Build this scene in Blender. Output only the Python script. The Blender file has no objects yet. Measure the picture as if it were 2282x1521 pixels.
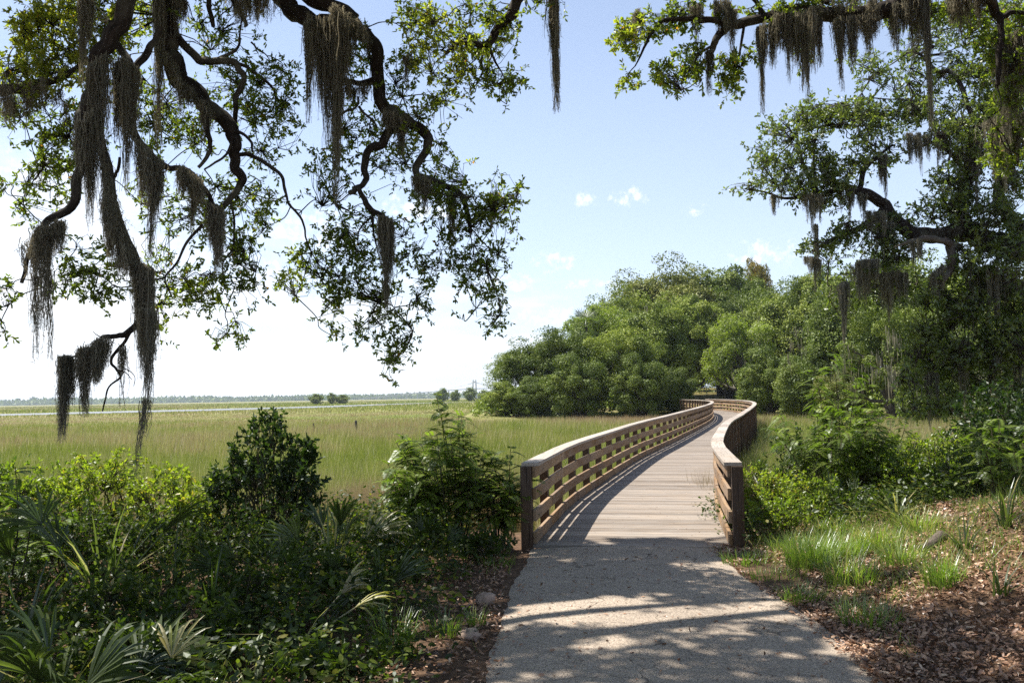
import bpy, math, random
import numpy as np
from mathutils import Vector, Matrix, Euler

rng = np.random.default_rng(7)
random.seed(7)
scene = bpy.context.scene
COL = scene.collection
R = math.radians

# ------------------------------------------------------------------ camera
FPX, CX, CY = 1950.0, 1141.0, 760.5
EYE = 1.75
PITCH = math.atan(122.5 / FPX)
ROLL = R(-0.95)
camd = bpy.data.cameras.new('camera')
camd.sensor_width = 36.0
camd.lens = 36.0 * FPX / 2282.0
camd.clip_start = 0.05
camd.clip_end = 9000
cam = bpy.data.objects.new('camera', camd)
COL.objects.link(cam)
MROT = Matrix.Rotation(math.pi / 2 + PITCH, 3, 'X') @ Matrix.Rotation(ROLL, 3, 'Z')
cam.matrix_world = Matrix.Translation((0, 0, EYE)) @ MROT.to_4x4()
scene.camera = cam
MR = np.array(MROT)


def ray(px, py):
    d = np.array([(px - CX) / FPX, -(py - CY) / FPX, -1.0])
    return MR @ d


def P(px, py, Y):
    d = ray(px, py)
    return np.array([0, 0, EYE]) + d * (Y / d[1])


def PX(pts):
    q = (np.atleast_2d(pts) - np.array([0, 0, EYE])) @ MR
    dz = np.where(-q[:, 2] < 0.05, 0.05, -q[:, 2])
    return CX + FPX * q[:, 0] / dz, CY - FPX * q[:, 1] / dz, -q[:, 2]


# sun: shadow of a unit upright falls along (SX, SY)
SX, SY = 0.48, -0.26
SUN_EL = math.atan(1 / math.hypot(SX, SY))
SUN_AZ = math.atan2(-SX, -SY)      # clockwise from +Y


# ------------------------------------------------------------------ noise
def _hash(ix, iy, iz, seed):
    h = (ix.astype(np.int64) * 374761393 + iy.astype(np.int64) * 668265263 + iz.astype(np.int64) * 2147483647 + seed * 1274126177) & 0xFFFFFFFF
    h = ((h ^ (h >> 13)) * 1274126177) & 0xFFFFFFFF
    return ((h ^ (h >> 16)) & 0xFFFFFF) / float(0xFFFFFF)


def vn(x, y, z=None, sc=1.0, seed=0):
    x = np.asarray(x, float) / sc
    y = np.asarray(y, float) / sc
    z = np.zeros_like(x) if z is None else np.asarray(z, float) / sc
    fx, fy, fz = np.floor(x), np.floor(y), np.floor(z)
    u, v, w = x - fx, y - fy, z - fz
    u, v, w = [t * t * (3 - 2 * t) for t in (u, v, w)]
    r = 0
    for a in (0, 1):
        for b in (0, 1):
            for c in (0, 1):
                r = r + _hash(fx + a, fy + b, fz + c, seed) * (u if a else 1 - u) * (v if b else 1 - v) * (w if c else 1 - w)
    return r


def sstep(a, b, x):
    t = np.clip((np.asarray(x, float) - a) / (b - a), 0, 1)
    return t * t * (3 - 2 * t)


# ------------------------------------------------------------------ materials
def new_mat(name):
    m = bpy.data.materials.new(name)
    m.use_nodes = True
    nt = m.node_tree
    nt.nodes.clear()
    return m, nt, nt.nodes, nt.links


def N(nt, t, **kw):
    n = nt.nodes.new(t)
    for k, v in kw.items():
        if k in n.inputs.keys():
            n.inputs[k].default_value = v
        else:
            setattr(n, k, v)
    return n


def ramp(nt, fac, stops):
    r = nt.nodes.new('ShaderNodeValToRGB')
    el = r.color_ramp.elements
    while len(el) < len(stops):
        el.new(0.5)
    for e, (p, c) in zip(el, stops):
        e.position = p
        e.color = (c[0], c[1], c[2], 1)
    nt.links.new(fac, r.inputs['Fac'])
    return r.outputs['Color']


def leaf_mat(name, stops, trans=(1.6, 1.9, 0.8), fac=0.46, gloss=0.035, rough=0.36):
    m, nt, n, l = new_mat(name)
    at = N(nt, 'ShaderNodeAttribute', attribute_name='v')
    c = ramp(nt, at.outputs['Fac'], stops)
    d = N(nt, 'ShaderNodeBsdfDiffuse')
    l.new(c, d.inputs['Color'])
    mul = N(nt, 'ShaderNodeMix', data_type='RGBA', blend_type='MULTIPLY')
    mul.inputs[0].default_value = 1
    l.new(c, mul.inputs[6])
    mul.inputs[7].default_value = (*trans, 1)
    t = N(nt, 'ShaderNodeBsdfTranslucent')
    l.new(mul.outputs[2], t.inputs['Color'])
    mx = N(nt, 'ShaderNodeMixShader')
    mx.inputs[0].default_value = fac
    l.new(d.outputs[0], mx.inputs[1])
    l.new(t.outputs[0], mx.inputs[2])
    out = N(nt, 'ShaderNodeOutputMaterial')
    if gloss > 0:
        g = N(nt, 'ShaderNodeBsdfGlossy')
        g.inputs['Roughness'].default_value = rough
        g.inputs['Color'].default_value = (0.9, 0.95, 1, 1)
        m2 = N(nt, 'ShaderNodeMixShader')
        m2.inputs[0].default_value = gloss
        l.new(mx.outputs[0], m2.inputs[1])
        l.new(g.outputs[0], m2.inputs[2])
        l.new(m2.outputs[0], out.inputs['Surface'])
    else:
        l.new(mx.outputs[0], out.inputs['Surface'])
    return m


def noise(nt, vec, scale, detail=4, rough=0.55):
    t = N(nt, 'ShaderNodeTexNoise')
    t.inputs['Scale'].default_value = scale
    t.inputs['Detail'].default_value = detail
    t.inputs['Roughness'].default_value = rough
    if vec is not None:
        nt.links.new(vec, t.inputs['Vector'])
    return t.outputs['Fac']


def mapping(nt, vec, sc):
    mp = N(nt, 'ShaderNodeMapping')
    mp.inputs['Scale'].default_value = sc
    nt.links.new(vec, mp.inputs['Vector'])
    return mp.outputs['Vector']


def mixc(nt, fac, a, b, mode='MIX'):
    mx = N(nt, 'ShaderNodeMix', data_type='RGBA', blend_type=mode)
    for s, i in ((fac, 0), (a, 6), (b, 7)):
        if isinstance(s, (int, float)):
            mx.inputs[i].default_value = s
        elif isinstance(s, tuple):
            mx.inputs[i].default_value = (*s, 1)
        else:
            nt.links.new(s, mx.inputs[i])
    return mx.outputs[2]


def principled(nt, color, rough=0.8, bump=None, bs=0.3, bd=0.02, spec=0.3):
    p = N(nt, 'ShaderNodeBsdfPrincipled')
    if isinstance(color, tuple):
        p.inputs['Base Color'].default_value = (*color, 1)
    else:
        nt.links.new(color, p.inputs['Base Color'])
    p.inputs['Roughness'].default_value = rough
    p.inputs['Specular IOR Level'].default_value = spec
    if bump is not None:
        b = N(nt, 'ShaderNodeBump')
        b.inputs['Strength'].default_value = bs
        b.inputs['Distance'].default_value = bd
        nt.links.new(bump, b.inputs['Height'])
        nt.links.new(b.outputs['Normal'], p.inputs['Normal'])
    o = N(nt, 'ShaderNodeOutputMaterial')
    nt.links.new(p.outputs[0], o.inputs['Surface'])
    return p


def bark_mat(name, c0, c1, c2):
    m, nt, n, l = new_mat(name)
    tc = N(nt, 'ShaderNodeTexCoord')
    gc = N(nt, 'ShaderNodeAttribute', attribute_name='gc')
    f1 = noise(nt, mapping(nt, gc.outputs['Vector'], (9, 9, 2.2)), 4, 6, 0.65)
    f2 = noise(nt, tc.outputs['Object'], 2.3, 3)
    col = ramp(nt, f1, [(0.3, c0), (0.52, c1), (0.75, c2)])
    col = mixc(nt, ramp(nt, f2, [(0.5, (0, 0, 0)), (0.68, (0.6, 0.6, 0.6))]), col, (0.16, 0.16, 0.12))
    principled(nt, col, 0.9, f1, 0.8, 0.03, 0.15)
    return m


def wood_mat(name, stops, rough=0.75, spec=0.25):
    mid = stops[1][1]
    g_ = sum(mid) / 3
    greyed = tuple(0.55 * g_ * 1.12 + 0.45 * c * 1.05 for c in mid)
    m, nt, n, l = new_mat(name)
    gc = N(nt, 'ShaderNodeAttribute', attribute_name='gc')
    at = N(nt, 'ShaderNodeAttribute', attribute_name='v')
    g = noise(nt, mapping(nt, gc.outputs['Vector'], (1.2, 26, 26)), 2.2, 5, 0.6)
    w = noise(nt, mapping(nt, gc.outputs['Vector'], (1.0, 2.0, 2.0)), 1.6, 3, 0.6)
    ma = N(nt, 'ShaderNodeMath', operation='MULTIPLY_ADD')
    l.new(at.outputs['Fac'], ma.inputs[0])
    ma.inputs[1].default_value = 0.5
    mb = N(nt, 'ShaderNodeMath', operation='MULTIPLY')
    l.new(g, mb.inputs[0])
    mb.inputs[1].default_value = 0.5
    l.new(mb.outputs[0], ma.inputs[2])
    col = ramp(nt, ma.outputs[0], stops)
    col = mixc(nt, ramp(nt, w, [(0.42, (0.55, 0.55, 0.55)), (0.62, (0, 0, 0))]), col, greyed, 'MIX')
    # nail heads and checks stay in the grain
    dk = ramp(nt, g, [(0.30, (0.32, 0.29, 0.27)), (0.43, (1, 1, 1))])
    col = mixc(nt, 1.0, col, dk, 'MULTIPLY')
    principled(nt, col, rough, g, 0.35, 0.006, spec)
    return m


MAT = {}
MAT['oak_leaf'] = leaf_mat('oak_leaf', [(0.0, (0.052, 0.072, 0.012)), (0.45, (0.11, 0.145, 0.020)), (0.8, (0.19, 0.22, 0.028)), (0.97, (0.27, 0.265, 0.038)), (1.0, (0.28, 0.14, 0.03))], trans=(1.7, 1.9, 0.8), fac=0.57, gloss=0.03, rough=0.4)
MAT['oak_leaf_far'] = leaf_mat('oak_leaf_far', [(0.0, (0.048, 0.068, 0.016)), (0.5, (0.105, 0.135, 0.028)), (1.0, (0.19, 0.21, 0.05))], fac=0.40, gloss=0.045, rough=0.4)
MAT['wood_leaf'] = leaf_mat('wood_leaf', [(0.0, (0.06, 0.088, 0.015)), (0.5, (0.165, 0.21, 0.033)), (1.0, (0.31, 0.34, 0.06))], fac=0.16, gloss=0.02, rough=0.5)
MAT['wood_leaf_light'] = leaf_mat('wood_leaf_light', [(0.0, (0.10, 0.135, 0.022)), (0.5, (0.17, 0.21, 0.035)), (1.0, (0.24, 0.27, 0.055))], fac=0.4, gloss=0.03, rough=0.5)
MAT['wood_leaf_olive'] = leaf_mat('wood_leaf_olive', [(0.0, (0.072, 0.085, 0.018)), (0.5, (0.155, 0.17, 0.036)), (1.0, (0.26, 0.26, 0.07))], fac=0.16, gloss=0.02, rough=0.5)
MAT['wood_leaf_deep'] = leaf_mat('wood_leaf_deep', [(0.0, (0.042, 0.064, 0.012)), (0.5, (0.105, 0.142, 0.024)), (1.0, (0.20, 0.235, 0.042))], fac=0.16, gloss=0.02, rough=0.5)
MAT['cypress_leaf'] = leaf_mat('cypress_leaf', [(0.0, (0.11, 0.12, 0.03)), (0.5, (0.19, 0.17, 0.045)), (1.0, (0.26, 0.20, 0.06))], trans=(1.4, 1.3, 0.8), gloss=0.02)
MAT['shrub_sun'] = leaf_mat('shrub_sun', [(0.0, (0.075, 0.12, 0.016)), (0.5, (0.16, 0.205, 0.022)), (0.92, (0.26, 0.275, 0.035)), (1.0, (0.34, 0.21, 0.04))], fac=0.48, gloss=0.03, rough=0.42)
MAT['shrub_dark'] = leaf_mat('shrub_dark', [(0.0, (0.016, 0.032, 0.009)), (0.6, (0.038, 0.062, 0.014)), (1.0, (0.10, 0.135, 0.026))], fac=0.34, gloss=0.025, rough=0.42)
MAT['feather'] = leaf_mat('feather', [(0.0, (0.055, 0.088, 0.014)), (0.5, (0.14, 0.195, 0.026)), (1.0, (0.28, 0.325, 0.045))], fac=0.42, gloss=0.04, rough=0.4)
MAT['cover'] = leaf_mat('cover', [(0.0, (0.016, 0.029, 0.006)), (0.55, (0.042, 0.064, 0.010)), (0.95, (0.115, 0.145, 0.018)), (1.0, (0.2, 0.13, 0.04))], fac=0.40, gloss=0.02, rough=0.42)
MAT['palmetto'] = leaf_mat('palmetto', [(0.0, (0.024, 0.038, 0.010)), (0.6, (0.052, 0.074, 0.017)), (0.86, (0.14, 0.165, 0.05)), (0.93, (0.30, 0.25, 0.06)), (1.0, (0.38, 0.34, 0.22))], fac=0.36, gloss=0.04, rough=0.4)
MAT['grass'] = leaf_mat('grass', [(0.0, (0.06, 0.105, 0.018)), (0.5, (0.13, 0.20, 0.03)), (0.85, (0.22, 0.26, 0.055)), (1.0, (0.38, 0.31, 0.15))], fac=0.42, gloss=0.06, rough=0.4)
MAT['marsh_grass'] = leaf_mat('marsh_grass', [(0.0, (0.19, 0.235, 0.055)), (0.3, (0.275, 0.295, 0.095)), (0.55, (0.31, 0.295, 0.15)), (0.8, (0.285, 0.245, 0.155)), (0.96, (0.31, 0.225, 0.15)), (1.0, (0.52, 0.48, 0.36))], trans=(1.2, 1.2, 0.9), fac=0.35, gloss=0.0)
MAT['moss'] = leaf_mat('moss', [(0.0, (0.11, 0.108, 0.082)), (0.5, (0.22, 0.212, 0.165)), (0.85, (0.32, 0.305, 0.24)), (1.0, (0.38, 0.35, 0.27))], trans=(1.15, 1.05, 0.9), fac=0.45, gloss=0.0)
MAT['litter'] = leaf_mat('litter', [(0.0, (0.075, 0.045, 0.03)), (0.4, (0.24, 0.13, 0.076)), (0.75, (0.40, 0.245, 0.15)), (1.0, (0.55, 0.41, 0.29))], trans=(1.0, 0.8, 0.6), fac=0.12, gloss=0.05, rough=0.4)
MAT['bark'] = bark_mat('bark', (0.012, 0.010, 0.008), (0.033, 0.026, 0.021), (0.075, 0.062, 0.051))
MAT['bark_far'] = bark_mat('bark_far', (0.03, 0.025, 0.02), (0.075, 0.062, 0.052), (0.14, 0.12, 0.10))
MAT['deadwood'] = bark_mat('deadwood', (0.04, 0.033, 0.027), (0.105, 0.085, 0.07), (0.20, 0.168, 0.14))
MAT['stem'] = bark_mat('stem', (0.03, 0.026, 0.016), (0.07, 0.06, 0.035), (0.12, 0.10, 0.06))
MAT['deck'] = wood_mat('deck_board', [(0.20, (0.125, 0.098, 0.074)), (0.5, (0.225, 0.184, 0.146)), (0.8, (0.32, 0.272, 0.225))])
MAT['rail'] = wood_mat('rail_timber', [(0.20, (0.15, 0.085, 0.040)), (0.5, (0.255, 0.160, 0.083)), (0.8, (0.34, 0.228, 0.13))])
MAT['cap'] = wood_mat('cap_timber', [(0.20, (0.21, 0.172, 0.138)), (0.5, (0.32, 0.272, 0.225)), (0.8, (0.42, 0.37, 0.315))])
MAT['post'] = wood_mat('post_timber', [(0.20, (0.05, 0.028, 0.016)), (0.5, (0.09, 0.053, 0.032)), (0.8, (0.13, 0.082, 0.05))])
MAT['oldpost'] = wood_mat('old_post', [(0.20, (0.04, 0.036, 0.032)), (0.5, (0.075, 0.068, 0.06)), (0.8, (0.12, 0.11, 0.10))])


def simple(name, color, rough=0.7, sc=3.0, amt=0.25):
    m, nt, n, l = new_mat(name)
    tc = N(nt, 'ShaderNodeTexCoord')
    f = noise(nt, tc.outputs['Object'], sc, 5)
    a = tuple(c * (1 - amt) for c in color)
    b = tuple(c * (1 + amt) for c in color)
    principled(nt, ramp(nt, f, [(0.3, a), (0.7, b)]), rough, f, 0.3, 0.01)
    return m


MAT['concrete'] = simple('bridge_concrete', (0.42, 0.42, 0.41), 0.8, 0.05, 0.08)
MAT['steel'] = simple('galvanised_steel', (0.30, 0.31, 0.32), 0.5, 9, 0.15)
MAT['stone'] = simple('stone', (0.34, 0.25, 0.20), 0.9, 14, 0.35)


# ------------------------------------------------------------------ mesh builder
class MB:
    def __init__(self):
        self.V, self.F, self.v, self.g, self.n = [], [], [], [], 0

    def add(self, V, F, v=0.5, g=None):
        V = np.asarray(V, float).reshape(-1, 3)
        F = np.asarray(F, np.int64)
        self.V.append(V)
        self.F.append(F + self.n)
        self.v.append(np.full(len(V), v) if np.isscalar(v) else np.asarray(v, float))
        self.g.append(V if g is None else np.asarray(g, float).reshape(-1, 3))
        self.n += len(V)

    def tube(self, pts, rad, sides=8, rough=0.0, v=0.5, seed=0, cap=True):
        pts = np.asarray(pts, float)
        n = len(pts)
        rad = np.broadcast_to(np.asarray(rad, float), (n,))
        T = np.gradient(pts, axis=0)
        T /= np.linalg.norm(T, axis=1)[:, None] + 1e-9
        up = np.array([0.31, 0.2, 0.93])
        if abs(T[0] @ up) > 0.95:
            up = np.array([1.0, 0.1, 0])
        A = np.zeros_like(pts)
        a = np.cross(T[0], up)
        for i in range(n):
            a = a - T[i] * (a @ T[i])
            a /= np.linalg.norm(a) + 1e-9
            A[i] = a
        B = np.cross(T, A)
        th = np.linspace(0, 2 * np.pi, sides, endpoint=False)
        rr = rad[:, None] * np.ones(sides)[None]
        s = np.concatenate([[0], np.cumsum(np.linalg.norm(np.diff(pts, axis=0), axis=1))])
        if rough > 0:
            q = vn(th[None] * 1.3 + 0 * s[:, None], s[:, None] / (rad.mean() * 3 + 1e-6) + 0 * th[None], sc=1.0, seed=seed + 11)
            rr = rr * (1 + rough * (q - 0.5) * 2)
        V = pts[:, None] + A[:, None] * (np.cos(th)[None, :, None] * rr[..., None]) + B[:, None] * (np.sin(th)[None, :, None] * rr[..., None])
        g = np.stack([np.cos(th)[None] * rad[:, None], np.sin(th)[None] * rad[:, None], s[:, None] + 0 * th[None]], -1)
        i = np.arange(n - 1)[:, None] * sides
        j = np.arange(sides)[None]
        k = (j + 1) % sides
        F = np.stack([i + j, i + k, i + sides + k, i + sides + j], -1).reshape(-1, 4)
        self.add(V.reshape(-1, 3), F, v, g.reshape(-1, 3) + seed * 1.7)
        if cap and sides >= 4:
            self.add(V[-1], np.arange(sides)[None], v, g[-1])
            self.add(V[0][::-1], np.arange(sides)[None], v, g[0])

    def box(self, c, ax, ay, az, size, v=0.5, goff=(0, 0, 0)):
        """box centred on c with axes ax, ay, az; grain runs along ax"""
        c, ax, ay, az = [np.asarray(t, float) for t in (c, ax, ay, az)]
        h = np.array(size, float) / 2
        q = np.array([[-1, -1, -1], [1, -1, -1], [1, 1, -1], [-1, 1, -1], [-1, -1, 1], [1, -1, 1], [1, 1, 1], [-1, 1, 1]]) * h
        V = c + q[:, :1] * ax + q[:, 1:2] * ay + q[:, 2:] * az
        F = [[0, 3, 2, 1], [4, 5, 6, 7], [0, 1, 5, 4], [1, 2, 6, 5], [2, 3, 7, 6], [3, 0, 4, 7]]
        self.add(V, F, v, q + np.asarray(goff, float))

    def build(self, name, mat, parent=None, origin=None, smooth=False):
        me = bpy.data.meshes.new(name)
        if self.V:
            V = np.concatenate(self.V)
            org = np.zeros(3) if origin is None else np.asarray(origin, float)
            if parent is not None and origin is None:
                org = np.array(parent.location)
            V = V - org
            me.vertices.add(len(V))
            me.vertices.foreach_set('co', V.astype(np.float32).ravel())
            li = np.concatenate([f.ravel() for f in self.F]).astype(np.int32)
            tot = np.concatenate([np.full(len(f), f.shape[1]) for f in self.F]).astype(np.int32)
            st = np.concatenate([[0], np.cumsum(tot)[:-1]]).astype(np.int32)
            me.loops.add(len(li))
            me.loops.foreach_set('vertex_index', li)
            me.polygons.add(len(tot))
            me.polygons.foreach_set('loop_start', st)
            me.polygons.foreach_set('loop_total', tot)
            me.polygons.foreach_set('use_smooth', np.full(len(tot), bool(smooth)))
            a = me.attributes.new('v', 'FLOAT', 'POINT')
            a.data.foreach_set('value', np.concatenate(self.v).astype(np.float32))
            b = me.attributes.new('gc', 'FLOAT_VECTOR', 'POINT')
            b.data.foreach_set('vector', np.concatenate(self.g).astype(np.float32).ravel())
            me.update(calc_edges=True)
        me.materials.append(MAT[mat] if isinstance(mat, str) else mat)
        o = bpy.data.objects.new(name, me)
        COL.objects.link(o)
        if parent is not None:
            o.parent = parent
        elif origin is not None:
            o.location = origin
        return o


def tag(o, label=None, cat=None, group=None, kind=None):
    if label: o['label'] = label
    if cat: o['category'] = cat
    if group: o['group'] = group
    if kind: o['kind'] = kind
    return o


def thing(name, label, cat, loc, group=None):
    o = bpy.data.objects.new(name, None)
    o.empty_display_size = 0.2
    o.location = loc
    COL.objects.link(o)
    return tag(o, label, cat, group)


def spline(pts, per=6):
    pts = np.asarray(pts, float)
    q = np.vstack([2 * pts[0] - pts[1], pts, 2 * pts[-1] - pts[-2]])
    out = []
    for i in range(1, len(q) - 2):
        t = np.linspace(0, 1, per, endpoint=False)[:, None]
        a, b, c, d = q[i - 1], q[i], q[i + 1], q[i + 2]
        out.append(0.5 * ((2 * b) + (-a + c) * t + (2 * a - 5 * b + 4 * c - d) * t ** 2 + (-a + 3 * b - 3 * c + d) * t ** 3))
    out.append(pts[-1:])
    return np.vstack(out)


def unit(a):
    return a / (np.linalg.norm(a, axis=-1, keepdims=True) + 1e-9)


def leaves(mb, base, d, length, width, v, nrm=None, shape='hex', curl=0.0):
    """one blade per row: base point, unit direction, length, width"""
    n = len(base)
    if nrm is None:
        nrm = rng.normal(size=(n, 3))
        nrm[:, 2] = np.abs(nrm[:, 2]) * 1.2
    side = unit(np.cross(d, nrm))
    nn = unit(np.cross(side, d))
    L = np.broadcast_to(np.asarray(length, float), (n,))[:, None]
    W = np.broadcast_to(np.asarray(width, float), (n,))[:, None]
    if shape == 'quad':
        V = np.stack([base, base + d * L * 0.55 + side * W * 0.5, base + d * L, base + d * L * 0.55 - side * W * 0.5], 1)
        k = 4
    elif shape == 'hex':
        cu = nn * L * curl
        V = np.stack([base, base + d * L * 0.30 + side * W * 0.40, base + d * L * 0.68 + side * W * 0.5 - cu * 0.3,
                      base + d * L - cu, base + d * L * 0.68 - side * W * 0.5 - cu * 0.3, base + d * L * 0.30 - side * W * 0.40], 1)
        k = 6
    else:
        V = np.stack([base + side * W * 0.5, base - side * W * 0.5, base + d * L], 1)
        k = 3
    F = np.arange(n * k).reshape(n, k)
    mb.add(V.reshape(-1, 3), F, np.repeat(np.clip(v, 0, 1), k))


def rand_dir(n, up=0.0):
    d = rng.normal(size=(n, 3))
    d[:, 2] += up
    return unit(d)


# ------------------------------------------------------------------ terrain
PATH_L = np.array([[-8, -0.35], [3.0, -0.30], [5.3, -0.22], [6.6, -0.14], [8.2, -0.02], [9.5, 0.12], [10.15, 0.16]])
PATH_R = np.array([[-8, 2.1], [3.0, 2.08], [5.3, 2.16], [6.6, 2.34], [7.4, 2.38], [8.2, 2.22], [9.5, 2.30], [10.15, 2.42]])
CL = spline([(1.32, 10.1), (1.92, 13.4), (2.62, 16.3), (4.35, 22.7), (6.3, 28.9), (9.6, 39.6), (12.0, 48), (14.1, 57), (15.5, 65), (16.2, 73), (16.3, 80)], 40)
CS = np.concatenate([[0], np.cumsum(np.linalg.norm(np.diff(CL, axis=0), axis=1))])
CLEN = CS[-1]


def deck_z(s):
    return 0.03 + 0.25 * sstep(0, 50, s) + 0.02 * sstep(50, 75, s)


def cl_at(s):
    s = np.asarray(s, float)
    x = np.interp(s, CS, CL[:, 0])
    y = np.interp(s, CS, CL[:, 1])
    e = 0.6
    tx = np.interp(s + e, CS, CL[:, 0]) - np.interp(s - e, CS, CL[:, 0])
    ty = np.interp(s + e, CS, CL[:, 1]) - np.interp(s - e, CS, CL[:, 1])
    l = np.hypot(tx, ty) + 1e-9
    return x, y, tx / l, ty / l


def marsh_w(x, y):
    yb = 11.6 + 0.8 * np.sin(x * 0.6) + np.where(x > 2.6, 0.8, 0)
    yb = yb + 2.0 * sstep(7, 14, x)
    a = sstep(0, 3.2, y - yb)
    return a


def land_w(x, y):
    edge = 82 + 3 * np.sin(x * 0.25) - 9 * sstep(14, 30, x) - 26 * sstep(22, 34, x)
    return sstep(-1, 7, y - edge) * sstep(-8, 0, x - 0.02 * (y - 86)) * (1 - sstep(300, 420, y))


def hgt(x, y):
    x = np.asarray(x, float)
    y = np.asarray(y, float)
    m = marsh_w(x, y)
    near = 0.42 * np.exp(-((x - 5.0) / 1.5) ** 2 - ((y - 8.6) / 2.6) ** 2) + 0.25 * sstep(3.0, 8, x) * (1 - sstep(9.5, 12.5, y))
    near = near + 0.34 * np.exp(-((x - 5.3) / 1.3) ** 2 - ((y - 6.6) / 2.0) ** 2)
    near = near - 0.06 * sstep(0.5, 3.0, -x)
    off = sstep(0.0, 0.5, np.maximum(-0.35 - x, x - 2.5))
    near = near + off * (0.07 * (vn(x, y, sc=0.7, seed=3) - 0.4) + 0.03 * vn(x, y, sc=0.22, seed=4))
    und = sstep(10.05, 10.25, y) * sstep(-0.15, 0.0, x - 0.0) * (1 - sstep(2.65, 2.8, x))
    near = near - 0.11 * und * (1 - m)
    l = land_w(x, y)
    far = -0.5 + l * (0.72 + 0.042 * np.clip(y - 92, 0, 60)) + 0.05 * (vn(x, y, sc=3, seed=8) - 0.5)
    return near * (1 - m) + far * m


def graded(lo, hi, step, far, k=1.16):
    a = list(np.arange(lo, hi + 1e-6, step))
    s, x = step, hi
    while x < far:
        s *= k
        x += s
        a.append(x)
    s, x = step, lo
    b = []
    while x > -far:
        s *= k
        x -= s
        b.append(x)
    return np.array(b[::-1] + a)


gx = graded(-9, 11, 0.2, 3300)
gy = graded(-4, 17, 0.2, 3300)
GX, GY = np.meshgrid(gx, gy)
GZ = hgt(GX, GY)
mb = MB()
nx, ny = len(gx), len(gy)
i = np.arange(ny - 1)[:, None] * nx + np.arange(nx - 1)[None]
i = i.ravel()
LW = land_w(GX, GY)
COR = 1 - sstep(3.5, 6.0, np.abs(GX - (17.0 + (GY - 80) * 0.23)))
w = marsh_w(GX, GY) * (1 - LW * 0.5) + LW * COR * 1.9
mb.add(np.stack([GX, GY, GZ], -1).reshape(-1, 3), np.stack([i, i + 1, i + nx + 1, i + nx], -1), (w / 2).ravel())

m, nt, n, l = new_mat('ground')
tc = N(nt, 'ShaderNodeTexCoord')
obj = tc.outputs['Object']
at = N(nt, 'ShaderNodeAttribute', attribute_name='v')
soil = ramp(nt, noise(nt, obj, 14, 8, 0.7), [(0.3, (0.028, 0.02, 0.014)), (0.5, (0.095, 0.060, 0.039)), (0.7, (0.19, 0.122, 0.078))])
mn = noise(nt, mapping(nt, obj, (0.022, 0.05, 1)), 1.0, 6, 0.6)
fine = noise(nt, mapping(nt, obj, (1.0, 0.5, 1)), 0.9, 6, 0.75)
mc = ramp(nt, mn, [(0.33, (0.15, 0.19, 0.05)), (0.46, (0.19, 0.195, 0.07)), (0.56, (0.20, 0.175, 0.09)), (0.68, (0.20, 0.155, 0.10))])
mc = mixc(nt, 1.0, mc, ramp(nt, fine, [(0.3, (0.6, 0.6, 0.6)), (0.7, (1.25, 1.25, 1.2))]), 'MULTIPLY')
lawn = ramp(nt, noise(nt, obj, 0.8, 6, 0.7), [(0.35, (0.10, 0.095, 0.03)), (0.65, (0.24, 0.19, 0.07))])
c1 = mixc(nt, ramp(nt, at.outputs['Fac'], [(0.02, (0, 0, 0)), (0.42, (1, 1, 1))]), soil, mc)
c1 = mixc(nt, ramp(nt, at.outputs['Fac'], [(0.55, (0, 0, 0)), (0.85, (1, 1, 1))]), c1, lawn)
principled(nt, c1, 0.95, noise(nt, obj, 30, 6, 0.7), 0.5, 0.02, 0.1)
MAT['ground'] = m
tag(mb.build('ground', 'ground', smooth=True), 'dark leafy bank falling to a wide flat salt marsh', 'ground', kind='structure')

# asphalt path
mb = MB()
ys = np.concatenate([np.arange(-8, 3, 0.5), np.arange(3, 10.13, 0.06), [10.13]])
jl = 0.05 * (vn(ys, 0 * ys, sc=0.5, seed=21) - 0.5) + 0.035 * (vn(ys, 0 * ys, sc=0.13, seed=22) - 0.5)
jr = 0.06 * (vn(ys, 0 * ys, sc=0.5, seed=23) - 0.5) + 0.04 * (vn(ys, 0 * ys, sc=0.13, seed=24) - 0.5)
xl = np.interp(ys, PATH_L[:, 0], PATH_L[:, 1]) + jl
xr = np.interp(ys, PATH_R[:, 0], PATH_R[:, 1]) + jr
tt = np.linspace(0, 1, 9)
X = xl[:, None] * (1 - tt) + xr[:, None] * tt
Yg = ys[:, None] + 0 * X
Z = 0.028 - 0.02 * (2 * tt - 1)[None] ** 4 + 0 * X
V = np.stack([X, Yg, Z], -1)
kk = len(tt)
i = (np.arange(len(ys) - 1)[:, None] * kk + np.arange(kk - 1)[None]).ravel()
mb.add(V.reshape(-1, 3), np.stack([i, i + 1, i + kk + 1, i + kk], -1))
for col, sgn in ((0, 1), (kk - 1, -1)):
    e = V[:, col]
    lo = e - np.array([0.03 * sgn, 0, 0.09])
    W = np.concatenate([e, lo])
    nn_ = len(ys)
    i = np.arange(nn_ - 1)
    mb.add(W, np.stack([i, i + 1, i + nn_ + 1, i + nn_], -1))
m, nt, n, l = new_mat('asphalt')
obj = N(nt, 'ShaderNodeTexCoord').outputs['Object']
vo = N(nt, 'ShaderNodeTexVoronoi')
vo.inputs['Scale'].default_value = 95
l.new(obj, vo.inputs['Vector'])
sp = ramp(nt, noise(nt, obj, 62, 4, 0.9), [(0.35, (0.07, 0.062, 0.054)), (0.45, (0.25, 0.208, 0.168)), (0.57, (0.385, 0.325, 0.265)), (0.67, (0.60, 0.525, 0.44))])
big = ramp(nt, noise(nt, obj, 1.1, 5, 0.65), [(0.35, (0.80, 0.79, 0.78)), (0.65, (1.05, 1.04, 1.02))])
col = mixc(nt, 1.0, sp, big, 'MULTIPLY')
st = ramp(nt, noise(nt, mapping(nt, obj, (3, 1, 1)), 2.4, 6, 0.7), [(0.60, (0, 0, 0)), (0.74, (0.55, 0.55, 0.55))])
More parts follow.
